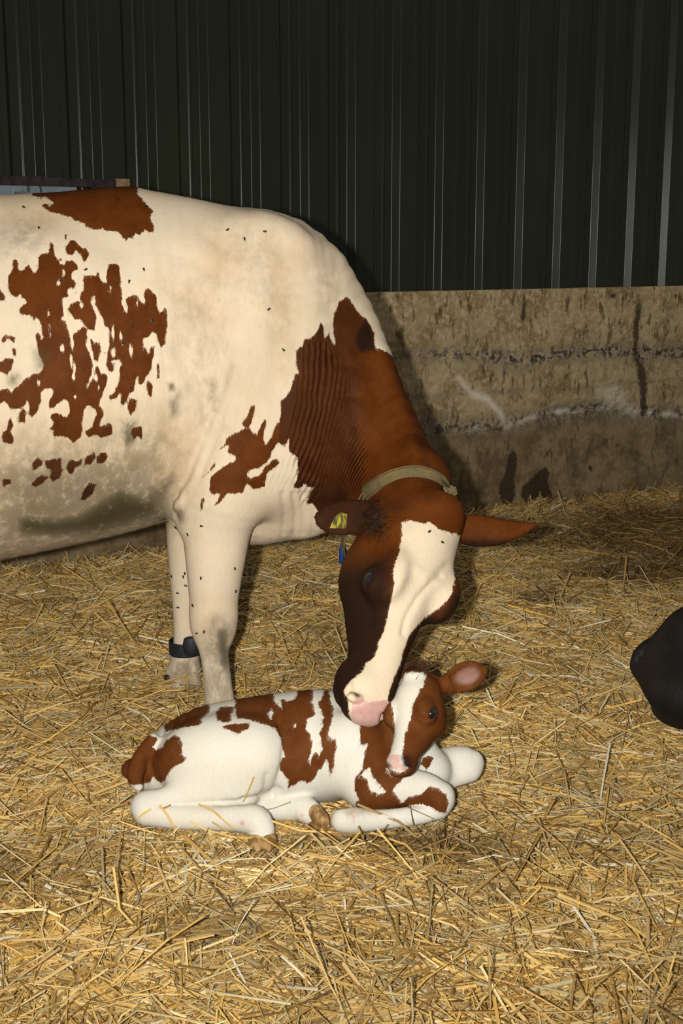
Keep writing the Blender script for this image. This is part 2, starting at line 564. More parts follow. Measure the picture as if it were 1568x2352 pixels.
# ---- blue-grey panel with a dark timber rail, standing against the cladding behind the cow
def build_panel():
    a = wall_uv(np.array([-330., 286.]), np.array([417., 417.]))
    s0, s1, zt = a[0, 0], a[1, 0], a[1, 1] + .005
    root = empty('wall_panel', wall_pt(np.array((s0 + s1) / 2), np.array(CONC_TOP), np.array(0.0)))
    def bar(name, sa, sb, za, zb, oa, ob, mat, nseg=24, wob=.004, seed=0):
        V = []; f = []
        ss = np.linspace(sa, sb, nseg + 1)
        for i, s in enumerate(ss):
            w = wob * (vnoise(np.array([[s * 9, seed]]), 1.0, seed)[0] - .5) * 2
            for z, o in ((za, oa), (za, ob), (zb + w, ob), (zb - w * .5, oa)):
                V.append(wall_pt(np.array(s), np.array(z), np.array(o)))
        for i in range(nseg):
            for j in range(4):
                k = (j + 1) % 4
                f.append((i * 4 + j, i * 4 + k, i * 4 + 4 + k, i * 4 + 4 + j))
        f.append((0, 3, 2, 1)); e = nseg * 4
        f.append((e, e + 1, e + 2, e + 3))
        return adopt(mesh_obj(name, V, f, mat, smooth=False), root)
    t = NT('blue_grey_sheet')
    n = t.noise(9, 4); n2 = t.noise(30, 3, stretch=(1, 1, .4))
    c = t.mix(t.ramp(n, .35, .65), (.17, .21, .25), (.24, .29, .33))
    c = t.mix(t.ramp(n2, .56, .66), c, (.03, .03, .035))
    sheetm = t.out(c, .6, .3, t.bump(n2, .2, .004))
    wood = plain('dark_timber', (.028, .021, .022), .8, .2, .4, 30, .3)
    end = plain('pale_cut_timber', (.22, .15, .09), .8, .2, .3, 40, .3)
    h = .033
    bar('sheet', s0, s1 - .22, CONC_TOP, zt - h, .02, .035, sheetm, 2, 0)
    bar('rail', s0, s1 - .06, zt - h, zt, .0, .06, wood, 30, .004, 3)
    bar('rail_end', s1 - .06, s1, zt - h, zt + .002, .0, .062, end, 4, .003, 5)
    bar('post', s1 - .16, s1 - .10, CONC_TOP, zt - h, .0, .04, wood, 2, 0)
    tag(root, 'blue-grey panel with a dark timber rail against the cladding behind the cow', 'panel')
build_panel()

# ---- floor under the straw
FARFOOT = on_ground(np.array(425.0), np.array(1588.0))
def ground_h(x, y):
    P = np.stack([np.asarray(x, float), np.asarray(y, float)], -1)
    hgt = .05 * (fbm(P, 1.6, 3, 11) - .5) + .03 * (fbm(P, 6.0, 2, 12) - .5)
    wd = (P[..., 1] - W0[1] - TANP * P[..., 0]) * math.cos(PHI)     # negative inside the barn
    hgt = hgt - .02 * np.exp(-(wd / .35) ** 2)
    calf = np.exp(-(((P[..., 0] + .08) / .50) ** 2 + ((P[..., 1] - 2.93) / .26) ** 2) ** 2)
    hgt = hgt + .030 * np.exp(-(((P[..., 0] - FARFOOT[0]) / .13) ** 2 + ((P[..., 1] - FARFOOT[1]) / .10) ** 2))
    return hgt * (1 - .8 * calf) - .012 - .02 * np.exp(-(((P[..., 0] + .13) / .16) ** 2 + ((P[..., 1] - 2.68) / .09) ** 2))
def floor_material():
    t = NT('trodden_straw_chaff')
    n1 = t.noise(150, 4, .7); n2 = t.noise(30, 4, .6); n3 = t.noise(420, 2)
    c = t.mix(t.ramp(n1, .3, .7), (.16, .105, .04), (.44, .31, .14))
    c = t.mix(t.ramp(n3, .5, .7), c, (.58, .44, .22))
    c = t.mix(t.math('MULTIPLY', t.attr('wet_dim'), .85), c, (.045, .025, .009))  # damp floor, plus painted flash falloff at the upper right
    return t.out(c, .85, .2, t.bump(n1, .8, .02))
WET_DIM = []  # first three paint flash falloff at the upper right; the rest damp straw
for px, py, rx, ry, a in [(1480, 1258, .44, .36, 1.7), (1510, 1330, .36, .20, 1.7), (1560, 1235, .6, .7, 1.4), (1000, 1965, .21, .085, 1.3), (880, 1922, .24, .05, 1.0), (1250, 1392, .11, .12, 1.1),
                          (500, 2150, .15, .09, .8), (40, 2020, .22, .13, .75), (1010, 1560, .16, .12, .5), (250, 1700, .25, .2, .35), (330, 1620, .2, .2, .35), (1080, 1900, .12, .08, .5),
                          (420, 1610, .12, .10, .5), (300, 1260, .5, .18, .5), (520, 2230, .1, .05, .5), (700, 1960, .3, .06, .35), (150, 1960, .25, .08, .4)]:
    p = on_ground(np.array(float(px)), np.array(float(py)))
    WET_DIM.append((p[0], p[1], rx, ry, a))
def wet_dimming(x, y):
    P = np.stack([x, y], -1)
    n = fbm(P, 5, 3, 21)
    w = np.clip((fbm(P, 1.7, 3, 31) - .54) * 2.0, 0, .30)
    for cx, cy, rx, ry, a in WET_DIM:
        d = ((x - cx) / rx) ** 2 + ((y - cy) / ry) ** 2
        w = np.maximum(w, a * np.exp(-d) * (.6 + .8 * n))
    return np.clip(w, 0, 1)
def build_floor():
    xs = np.arange(-4.5, 5.0, .05); ys = np.arange(.6, 9.6, .05)
    X, Y = np.meshgrid(xs, ys, indexing='ij')
    lim = W0[1] + TANP * X - .01
    inside = Y <= lim + .15
    Yc = np.minimum(Y, lim + .12)
    Z = ground_h(X, Yc)
    V = np.stack([X, Yc, Z], -1).reshape(-1, 3)
    n, m = X.shape
    I = np.arange(n * m).reshape(n, m)
    Q = np.stack([I[:-1, :-1], I[1:, :-1], I[1:, 1:], I[:-1, 1:]], -1).reshape(-1, 4)
    Q = Q[inside.ravel()[Q].any(1)]
    used = np.unique(Q); mp = np.full(n * m, -1); mp[used] = np.arange(len(used))
    o = mesh_obj('floor', V[used], mp[Q], floor_material())
    attr(o, 'wet_dim', wet_dimming(V[used, 0], V[used, 1]))
    tag(o, 'trodden chaff floor of the barn under the straw', kind='structure')
build_floor()
# ------------------------------------------------------------------ short lying hair over the coat
def build_fur(root, V, Q, body, n, length, width, sweep_dir, seed, mat, keep=None):
    r = np.random.default_rng(seed)
    p0, p1, p2, p3 = (V[Q[:, i]] for i in range(4))
    area = np.linalg.norm(np.cross(p2 - p0, p3 - p1), axis=1)
    if keep is not None: area = area * keep[Q[:, 0]]
    f = r.choice(len(Q), n, p=area / area.sum())
    u, v = r.random(n)[:, None], r.random(n)[:, None]
    w4 = ((1 - u) * (1 - v), u * (1 - v), u * v, (1 - u) * v)
    P = sum(w * V[Q[f, i]] for i, w in enumerate(w4))
    N = normals(V, Q)
    Nf = sum(w * N[Q[f, i]] for i, w in enumerate(w4))
    Nf /= np.linalg.norm(Nf, axis=1)[:, None]
    D = np.asarray(sweep_dir, float)[None] + r.normal(0, .28, (n, 3))
    D = D - Nf * (D * Nf).sum(1)[:, None]
    D /= np.linalg.norm(D, axis=1)[:, None] + 1e-9
    S = np.cross(D, Nf)
    L = (length * r.uniform(.6, 1.25, n))[:, None]
    A = P - Nf * .0006
    tip = P + D * L + Nf * L * r.uniform(.06, .24, n)[:, None]
    W = S * width * .5
    VV = np.stack([A - W, A + W, tip], 1).reshape(-1, 3)
    FF = np.arange(3 * n).reshape(-1, 3)
    o = adopt(mesh_obj('fur', VV, FF, mat, smooth=False), root)
    o['kind'] = 'stuff'
    for nm in ('coat', 'dark', 'dirt', 'pink', 'tan'):
        a = np.zeros(len(V), np.float32); body.data.attributes[nm].data.foreach_get('value', a)
        val = sum(w[:, 0] * a[Q[f, i]] for i, w in enumerate(w4))
        attr(o, nm, np.repeat(val, 3))
    for nm in ('wphase', 'wmask'): attr(o, nm, np.zeros(3 * n))
    # hair keeps the shading of the skin below it
    me = o.data
    me.polygons.foreach_set('use_smooth', np.ones(len(me.polygons), bool))
    NN = np.repeat(Nf * .85 + D * .0, 3, axis=0)
    me.normals_split_custom_set_from_vertices([tuple(x) for x in NN])
    return o
# ================================================================== ANIMALS
X3 = np.array([1., 0, 0]); Y3 = np.array([0, 1., 0]); Z3 = np.array([0, 0, 1.])
CAMP = np.array([0, 0, CAM_Z])
class Frame:
    """head frame: O at the poll, L towards the muzzle, U out of the forehead, W to the animal's left"""
    def __init__(s, O, tip, turn, sc=1.0):
        s.O = np.asarray(O, float); s.L = nrm(np.asarray(tip, float) - s.O); s.sc = sc
        v = nrm(CAMP - s.O); U0 = nrm(v - s.L * v.dot(s.L))
        R = np.cross(U0, s.L)
        if R[0] < 0: R = -R
        f = math.radians(turn)
        s.U = U0 * math.cos(f) + R * math.sin(f)
        s.W = R * math.cos(f) - U0 * math.sin(f)
    def p(s, l, u, w):
        return s.O + (s.L * l + s.U * u + s.W * w) * s.sc
def leg(pts, g='leg', k=.025, m=3, flat=1.0, cap=(None, None)):
    """pts: (px, py, Y, half width in px); a limb that lies across the view"""
    C = [at(a, b, Y) for a, b, Y, r in pts]
    B = [r * mpp(a, b, Y) for a, b, Y, r in pts]
    return Sweep(C, np.array(B) * flat, B, Y3, k, g, m, cap)

def coat_material(name, white, brown, dark, dirtc, edge=3.0, fur=1.0, gloss=.5):
    t = NT(name)
    tc = t.n('ShaderNodeTexCoord').outputs['Object']
    coat, dk, dirt, pink, wr, wm, tan = (t.attr(a) for a in ('coat', 'dark', 'dirt', 'pink', 'wphase', 'wmask', 'tan'))
    hair = t.noise(150 * fur, 4, .65, stretch=(1, 1, .22))
    fine = t.noise(420 * fur, 3, .6, stretch=(1, 1, .25))
    rag = t.noise(55 * fur, 4, .6, stretch=(1, 1, .45))
    big = t.noise(4.5, 4, .55); mid = t.noise(16, 5, .65)
    sd = t.math('ADD', coat, t.math('MULTIPLY', t.math('SUBTRACT', rag, .5), edge * 4.2))
    sd = t.math('ADD', sd, t.math('MULTIPLY', t.math('SUBTRACT', hair, .5), edge * 3.4))
    fb = t.ramp(sd, -1.6, 1.6)
    w = t.mix(t.ramp(big, .35, .7), white[0], white[1])
    w = t.mix(t.ramp(hair, .3, .75, 0, .22), w, [c * .72 for c in white[1]])
    w = t.mix(t.math('MULTIPLY', tan, t.ramp(mid, .25, .7, .35, 1.0)), w, (.50, .345, .175))
    b = t.mix(t.ramp(mid, .3, .7), brown[0], brown[1])
    b = t.mix(t.ramp(fine, .35, .75, 0, .4), b, [c * .55 for c in brown[0]])
    c = t.mix(fb, w, b)
    dsp = t.noise(30, 5, .75, stretch=(1, 1, .6))
    df = t.math('MULTIPLY', dirt, t.ramp(t.math('ADD', dsp, t.math('MULTIPLY', dirt, .35)), .42, .78))
    c = t.mix(t.math('MULTIPLY', df, t.ramp(fb, 0, 1, 1, .45)), c, dirtc)
    # darker hair: brown-black on coloured hair
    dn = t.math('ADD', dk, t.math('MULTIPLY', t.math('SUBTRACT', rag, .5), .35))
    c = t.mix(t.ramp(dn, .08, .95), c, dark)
    pk = t.mix(t.ramp(mid, .35, .65), (.52, .29, .25), (.62, .40, .36))
    c = t.mix(t.ramp(pink, .25, .75), c, pk)
    ph = t.math('ADD', wr, t.math('MULTIPLY', t.noise(7, 4), 17.0))
    sn = t.math('SINE', ph)
    ht = t.math('MULTIPLY', t.math('MULTIPLY', sn, wm), t.ramp(t.noise(14, 2), .25, .7, .35, 1))
    n1 = t.bump(ht, .7, .0040)
    hh = t.math('ADD', t.math('MULTIPLY', hair, .6), t.math('MULTIPLY', fine, .4))
    n2 = t.bump(hh, .22, .006, n1)
    rg = t.ramp(fb, 0, 1, .72, gloss)
    rg = t.mix(pink, rg, (.35, .35, .35))
    return t.out(c, rg, t.ramp(pink, .2, .8, .05, .35), n2)

def paint_attrs(o, n, **kw):
    for k in ('coat', 'dark', 'dirt', 'pink', 'wphase', 'wmask', 'tan'):
        attr(o, k, kw.get(k, np.zeros(n)))

def crease(V, N, P, sel, line, width, amp):
    d = line_d(P, line, 4 * width)
    w = np.exp(-(d / width) ** 2) * sel
    V += N * (amp * w)[:, None]

def eyeball(name, c, r, mat, root):
    V = []; f = []
    nu, nv = 24, 14
    for i in range(nv + 1):
        a = math.pi * i / nv
        for j in range(nu):
            b = 2 * math.pi * j / nu
            V.append(c + r * np.array([math.sin(a) * math.cos(b), math.sin(a) * math.sin(b), math.cos(a)]))
    for i in range(nv):
        for j in range(nu):
            f.append((i * nu + j, i * nu + (j + 1) % nu, (i + 1) * nu + (j + 1) % nu, (i + 1) * nu + j))
    return adopt(mesh_obj(name, V, f, mat), root)

def hoof_mesh(name, root, base, tip, spread, r, mat, h=.0025, flat=.85):
    """two claws side by side"""
    d = nrm(tip - base)
    sp = nrm(spread - d * d.dot(spread))
    pr = []
    for s in (-1, 1):
        b = base + sp * s * r * .48; t = tip + sp * s * r * .38
        pr.append(Sweep([b, (b * .45 + t * .55), t], [r * .62, r * .60, r * .22], [r * .52, r * .50, r * .16], sp, .004, 'hoof', 3))
    V, Q = blob(pr, h, 2)
    return adopt(mesh_obj(name, V, Q, mat), root)

eye_mat = NT('wet_dark_eye'); eye_mat.b.inputs['Coat Weight'].default_value = 1.0
eye_mat.b.inputs['Coat Roughness'].default_value = .03
eye_mat = eye_mat.out((.006, .007, .011), .12, .5)
horn_yellow = NT('young_yellow_hoof')
_n = horn_yellow.noise(60, 4, stretch=(1, 1, .5))
horn_yellow = horn_yellow.out(horn_yellow.mix(horn_yellow.ramp(_n, .35, .65), (.20, .095, .03), (.50, .32, .13)), .45, .4, horn_yellow.bump(_n, .3, .004))
horn_dark = plain('dark_hoof', (.035, .028, .022), .5, .4, .4, 50, .3)

def head_prims(F, cow=True, g='head'):
    sc = F.sc
    if cow:   # l, top, bottom, half width
        T = [(-.035, .045, -.10, .075), (.02, .080, -.125, .098), (.09, .092, -.155, .108), (.16, .088, -.178, .106), (.23, .072, -.180, .097),
             (.30, .058, -.155, .080), (.37, .050, -.120, .066), (.43, .046, -.102, .062), (.475, .040, -.096, .067), (.51, .030, -.088, .068), (.54, .008, -.070, .058)]
    else:
        T = [(-.05, .030, -.10, .080), (.02, .095, -.14, .112), (.10, .110, -.175, .128), (.18, .095, -.195, .126), (.26, .068, -.190, .110),
             (.33, .050, -.160, .092), (.40, .044, -.122, .078), (.46, .040, -.098, .068), (.505, .030, -.09, .070), (.54, .006, -.070, .058)]
    C = [F.p(l, (a + b) / 2, 0) for l, a, b, w in T]
    A = [(a - b) / 2 * sc for l, a, b, w in T]; B = [w * sc for l, a, b, w in T]
    pr = [Sweep(C, A, B, F.U, .03 * sc, g, 3, (.05 * sc, .028 * sc))]
    ax = (F.L, F.U, F.W)
    for s in (-1, 1):
        if cow:
            pr.append(Ell(F.p(.19 + (.035 if s < 0 else 0), .040 if s > 0 else .030, .088 * s if s > 0 else -.078), np.array([.070, .050, .040 if s > 0 else .030]) * sc, ax, .04 * sc, g))     # brow over the eye
            pr.append(Ell(F.p(.16, -.085, .070 * s), np.array([.10, .085, .040]) * sc, ax, .04 * sc, g))     # jaw muscle
        else:
            pr.append(Ell(F.p(.21, .035, .096 * s), np.array([.070, .055, .038]) * sc, ax, .04 * sc, g))
            pr.append(Ell(F.p(.15, -.105, .082 * s), np.array([.10, .10, .045]) * sc, ax, .04 * sc, g))
        pr.append(Ell(F.p(.495, -.012, .040 * s), np.array([.040, .036, .034]) * sc, ax, .025 * sc, g))      # nostril wing
        pr.append(Ell(F.p(.47, -.055, .050 * s), np.array([.045, .035, .024]) * sc, ax, .02 * sc, g))        # upper lip
    if cow:
        pr.append(Ell(F.p(-.015, .055, 0), np.array([.045, .055, .065]) * sc, ax, .04 * sc, g))
    pr.append(Ell(F.p(.475, -.098, 0), np.array([.05, .022, .048]) * sc, ax, .02 * sc, g))                    # lower lip
    for s in (-1, 1):
        a2 = nrm(F.L * .35 + F.U * .75 + F.W * s * .25)
        b2 = nrm(np.cross(F.W * s, a2)); c2 = np.cross(a2, b2)
        pr.append(Ell(F.p(.530, -.008, .046 * s), np.array([.024, .013, .010]) * sc, (F.U * .85 - F.W * s * .35 - F.L * .35, F.W * s * .8 + F.U * .3, F.L), .008 * sc, 'head', True))
    return pr

# ------------------------------------------------------------------ the standing cow
def build_cow():
    def Yc(px): return 3.58 + (px - 500) * .000165
    pr = []
    # barrel and rump: px, top, bottom (pixels), half width (m)
    S = [(-720, 560, 860, .20), (-640, 470, 1010, .26), (-500, 452, 1200, .30), (-320, 452, 1330, .345), (-140, 452, 1325, .37), (0, 449, 1296, .365), (120, 443, 1272, .35), (220, 438, 1250, .33),
         (310, 434, 1228, .305), (400, 447, 1205, .275), (500, 468, 1205, .25), (600, 493, 1225, .225), (690, 540, 1215, .185), (750, 590, 1180, .15)]
    C = []; A = []; B = []
    for px, t, b, w in S:
        y = Yc(px)
        P, Q = at(px, t, y + .02), at(px, b, y - .10)
        c = (P + Q) / 2; c[1] = y; C.append(c); A.append((P[2] - Q[2]) / 2); B.append(w)
    pr.append(Sweep(C, A, B, Z3, .05, 'body', 3, (.10, .06)))
    # neck: crest and throat points
    N = [((690, 532, 3.61), (640, 1228, 3.56), .185), ((770, 596, 3.60), (690, 1232, 3.55), .160), ((835, 680, 3.57), (725, 1222, 3.53), .150), ((868, 775, 3.52), (765, 1205, 3.52), .140),
         ((905, 880, 3.46), (800, 1190, 3.50), .128), ((945, 975, 3.39), (835, 1200, 3.46), .118), ((975, 1070, 3.31), (870, 1225, 3.42), .110), ((985, 1150, 3.23), (900, 1260, 3.36), .10)]
    C = []; A = []; B = []; U = []
    for c, t, b in N:
        P, Q = at(*c), at(*t)
        C.append((P + Q) / 2); A.append(np.linalg.norm(P - Q) / 2); B.append(b); U.append(nrm(P - Q))
    pr.append(Sweep(C, A, B, np.array(U), .09, 'neck', 3))
    # shoulder blade, arm and point of shoulder (near and far)
    for dy in (-1, 1):
        y = 3.58 + dy * .165
        pr.append(Sweep([at(610, 560, y + .05 * -dy), at(590, 760, y), at(600, 980, y), at(585, 1090, y + .01 * -dy)], [.055, .072, .078, .07], [.10, .15, .15, .10], Y3, .12, 'body', 3))
    # near fore leg
    pr.append(leg([(560, 980, 3.43, 100), (520, 1120, 3.41, 103), (500, 1200, 3.405, 82), (494, 1290, 3.40, 68), (491, 1370, 3.40, 57), (489, 1420, 3.40, 51), (490, 1460, 3.40, 44), (492, 1500, 3.40, 33.5), (499, 1560, 3.40, 32), (504, 1610, 3.40, 35), (508, 1650, 3.39, 41), (512, 1672, 3.38, 40)], 'leg', .04, 3, .95))
    pr.append(Ell(at(425, 1165, 3.42), (.050, .06, .058), None, .05, 'leg'))          # elbow
    pr.append(Ell(at(492, 1425, 3.40), (.058, .055, .075), None, .03, 'leg'))         # knee
    # far fore leg
    pr.append(leg([(480, 1050, 3.73, 90), (445, 1160, 3.73, 68), (428, 1230, 3.73, 46), (427, 1310, 3.72, 39), (428, 1380, 3.72, 33), (428, 1440, 3.72, 30), (426, 1490, 3.72, 29), (424, 1530, 3.72, 37), (426, 1565, 3.71, 36), (430, 1590, 3.70, 36)], 'farleg', .04, 3, .95))
    pr.append(Ell(at(398, 1548, 3.72), (.022, .02, .026), None, .02, 'farleg'))
    # brisket and dewlap
    pr.append(Sweep([at(520, 1120, 3.57), at(610, 1150, 3.56), at(690, 1158, 3.55), at(735, 1150, 3.54)], [.155, .125, .085, .06], [.13, .11, .075, .04], Z3, .014, 'brisket', 3))
    # hind quarters (beyond the left edge of the picture)
    for y, x0 in ((3.22, -1.62), (3.52, -1.56)):
        pr.append(Sweep([(x0 + .06, y + .05, 1.15), (x0 + .10, y, .92), (x0 + .05, y, .70), (x0 - .10, y, .52), (x0 - .04, y, .30), (x0 - .01, y, .13), (x0 + .02, y, .06)], [.16, .15, .11, .062, .045, .05, .055], [.20, .20, .13, .07, .05, .05, .058], Y3, .06, 'hind', 3))
    pr.append(Ell((-1.28, 3.40, .56), (.22, .17, .14), None, .06, 'hind'))             # udder
    pr.append(Sweep([(-1.72, 3.38, 1.40), (-1.82, 3.37, 1.30), (-1.86, 3.37, .95), (-1.85, 3.37, .60), (-1.84, 3.37, .40)], [.035, .03, .022, .03, .012], [.035, .03, .022, .03, .012], Y3, .03, 'hind', 3))
    # head
    O = at(975, 1195, 3.14); tip = at(852, 1618, 2.80)
    F = Frame(O, tip, 38, np.linalg.norm(tip - O) / .525)
    pr += head_prims(F, True)
    pr.append(Sweep([at(930, 1110, 3.34), F.p(.03, -.03, 0), F.p(.10, -.05, 0)], [.13, .105, .10], [.105, .09, .085], np.array([nrm(F.U)] * 3), .05, 'neck', 2))
    # ears
    ne = [(862, 1178, 3.16, 24), (820, 1185, 3.17, 40), (775, 1190, 3.18, 42), (738, 1188, 3.19, 28), (724, 1184, 3.19, 10)]
    pr.append(Sweep([at(a, b, y) for a, b, y, r in ne], [.022, .016, .011, .008, .005], [r * mpp(a, b, y) for a, b, y, r in ne], nrm(np.array([.1, -1, .5])), .025, 'ear', 3))
    fe = [(1040, 1212, 3.20, 30), (1085, 1218, 3.20, 38), (1135, 1222, 3.20, 34), (1185, 1216, 3.21, 22), (1222, 1207, 3.21, 9), (1236, 1203, 3.21, 4)]
    pr.append(Sweep([at(a, b, y) for a, b, y, r in fe], [.026, .022, .016, .012, .007, .004], [r * mpp(a, b, y) for a, b, y, r in fe], nrm(np.array([.0, -1, .35])), .025, 'ear', 3))
    eye_n = F.p(.245, .004, -.104)
    eye_f = F.p(.205, .010, .108)
    pr.append(Ell(eye_n, (.027, .027, .027), None, .03, 'head'))
    pr.append(Ell(eye_f, (.030, .030, .030), None, .02, 'head'))
    eo_n = nrm(-F.W * .92 + F.U * .30 + F.L * .20); eo_f = nrm(F.W * .92 + F.U * .30 + F.L * .20)
    for e, o in ((eye_n, eo_n), (eye_f, eo_f)):
        lid = nrm(F.L * .9 - F.U * .2)
        pr.append(Ell(e + o * .026, (.020, .0075, .020), (lid, np.cross(o, lid), o), .008, 'head', True))

    H = .0056
    V, Q = blob(pr, H, 3)
    Nn = normals(V, Q)
    gs, D = group_of(pr, V)
    gi = D.argmin(0); is_ = lambda *n: np.isin(gi, [gs.index(x) for x in n])
    PX = project(V)
    facing = ((CAMP - V) * Nn).sum(1) > 0
    front = facing.astype(float)
    body = is_('body', 'leg', 'neck').astype(float)
    # ---- folds, ridges, hollows of the near side
    def cr(line, w, a, sel=body): crease(V, Nn, PX, sel * front, line, w, a)
    cr([(600, 520), (570, 640), (560, 760)], 60, .010)                      # spine of the shoulder blade
    cr([(640, 560), (655, 700), (650, 800), (640, 900)], 45, -.012)         # hollow before the shoulder
    cr([(480, 700), (520, 620), (545, 540)], 50, -.010)
    cr([(500, 560), (470, 700), (470, 800)], 60, .006)
    cr([(420, 800), (475, 930), (470, 1010), (430, 1100)], 26, -.012)       # crease behind the shoulder
    cr([(520, 840), (490, 960), (455, 1060), (415, 1150)], 12, .007)
    cr([(490, 950), (440, 1060), (405, 1140)], 9, -.013)
    cr([(470, 990), (430, 1080), (400, 1165)], 8, .006)
    cr([(540, 850), (500, 980), (460, 1080)], 10, -.005)
    cr([(395, 660), (470, 700), (520, 760)], 22, -.008)
    cr([(0, 500), (120, 485), (190, 510), (260, 560)], 50, -.014)           # below the spine
    cr([(0, 450), (130, 448), (300, 440)], 30, .006)
    cr([(0, 980), (200, 960), (330, 940)], 140, .006)
    cr([(395, 1120), (388, 1170), (400, 1200)], 14, -.012)
    nk = is_('neck').astype(float)
    cr([(880, 810), (920, 930), (955, 1050)], 16, .007, nk)                 # crest ridge
    cr([(845, 820), (880, 950), (910, 1060)], 26, -.010, nk)
    br = is_('brisket', 'neck', 'body').astype(float)
    for x in (655, 680, 700, 722):
        cr([(x - 6, 1135), (x, 1180), (x - 4, 1225)], 6, -.006, br)
    hd = is_('head').astype(float)
    cr([(1012, 1325), (990, 1340), (960, 1372), (932, 1420), (925, 1455)], 6, -.007, hd)  # forehead fold
    cr([(1025, 1300), (990, 1330)], 8, -.004, hd)
    cr([(960, 1310), (1010, 1340)], 14, .004, hd)
    cr([(905, 1180), (930, 1200)], 20, -.004, hd)
    cr([(835, 1375), (850, 1400), (852, 1430)], 9, -.004, hd)
    cr([(800, 1560), (812, 1610), (822, 1640)], 7, -.004, hd)
    V = smooth(V, Q, 1, .4)
    # ---- coat
    c1 = crop(0, 420, 4); c2 = crop(0, 750, 4); c3 = crop(440, 660, 2.5789); c4 = crop(740, 1100, 3.136)
    P2 = PX
    def ragged(cx, cy, rx, ry, seed):
        q = np.random.default_rng(seed); n = 46; a = np.arange(n) / n * 2 * math.pi
        r = 1 + .22 * np.sin(3 * a + q.uniform(0, 6)) + .16 * np.sin(7 * a + q.uniform(0, 6)) + q.normal(0, .14, n)
        return list(zip(cx + rx * r * np.cos(a), cy + ry * r * np.sin(a)))
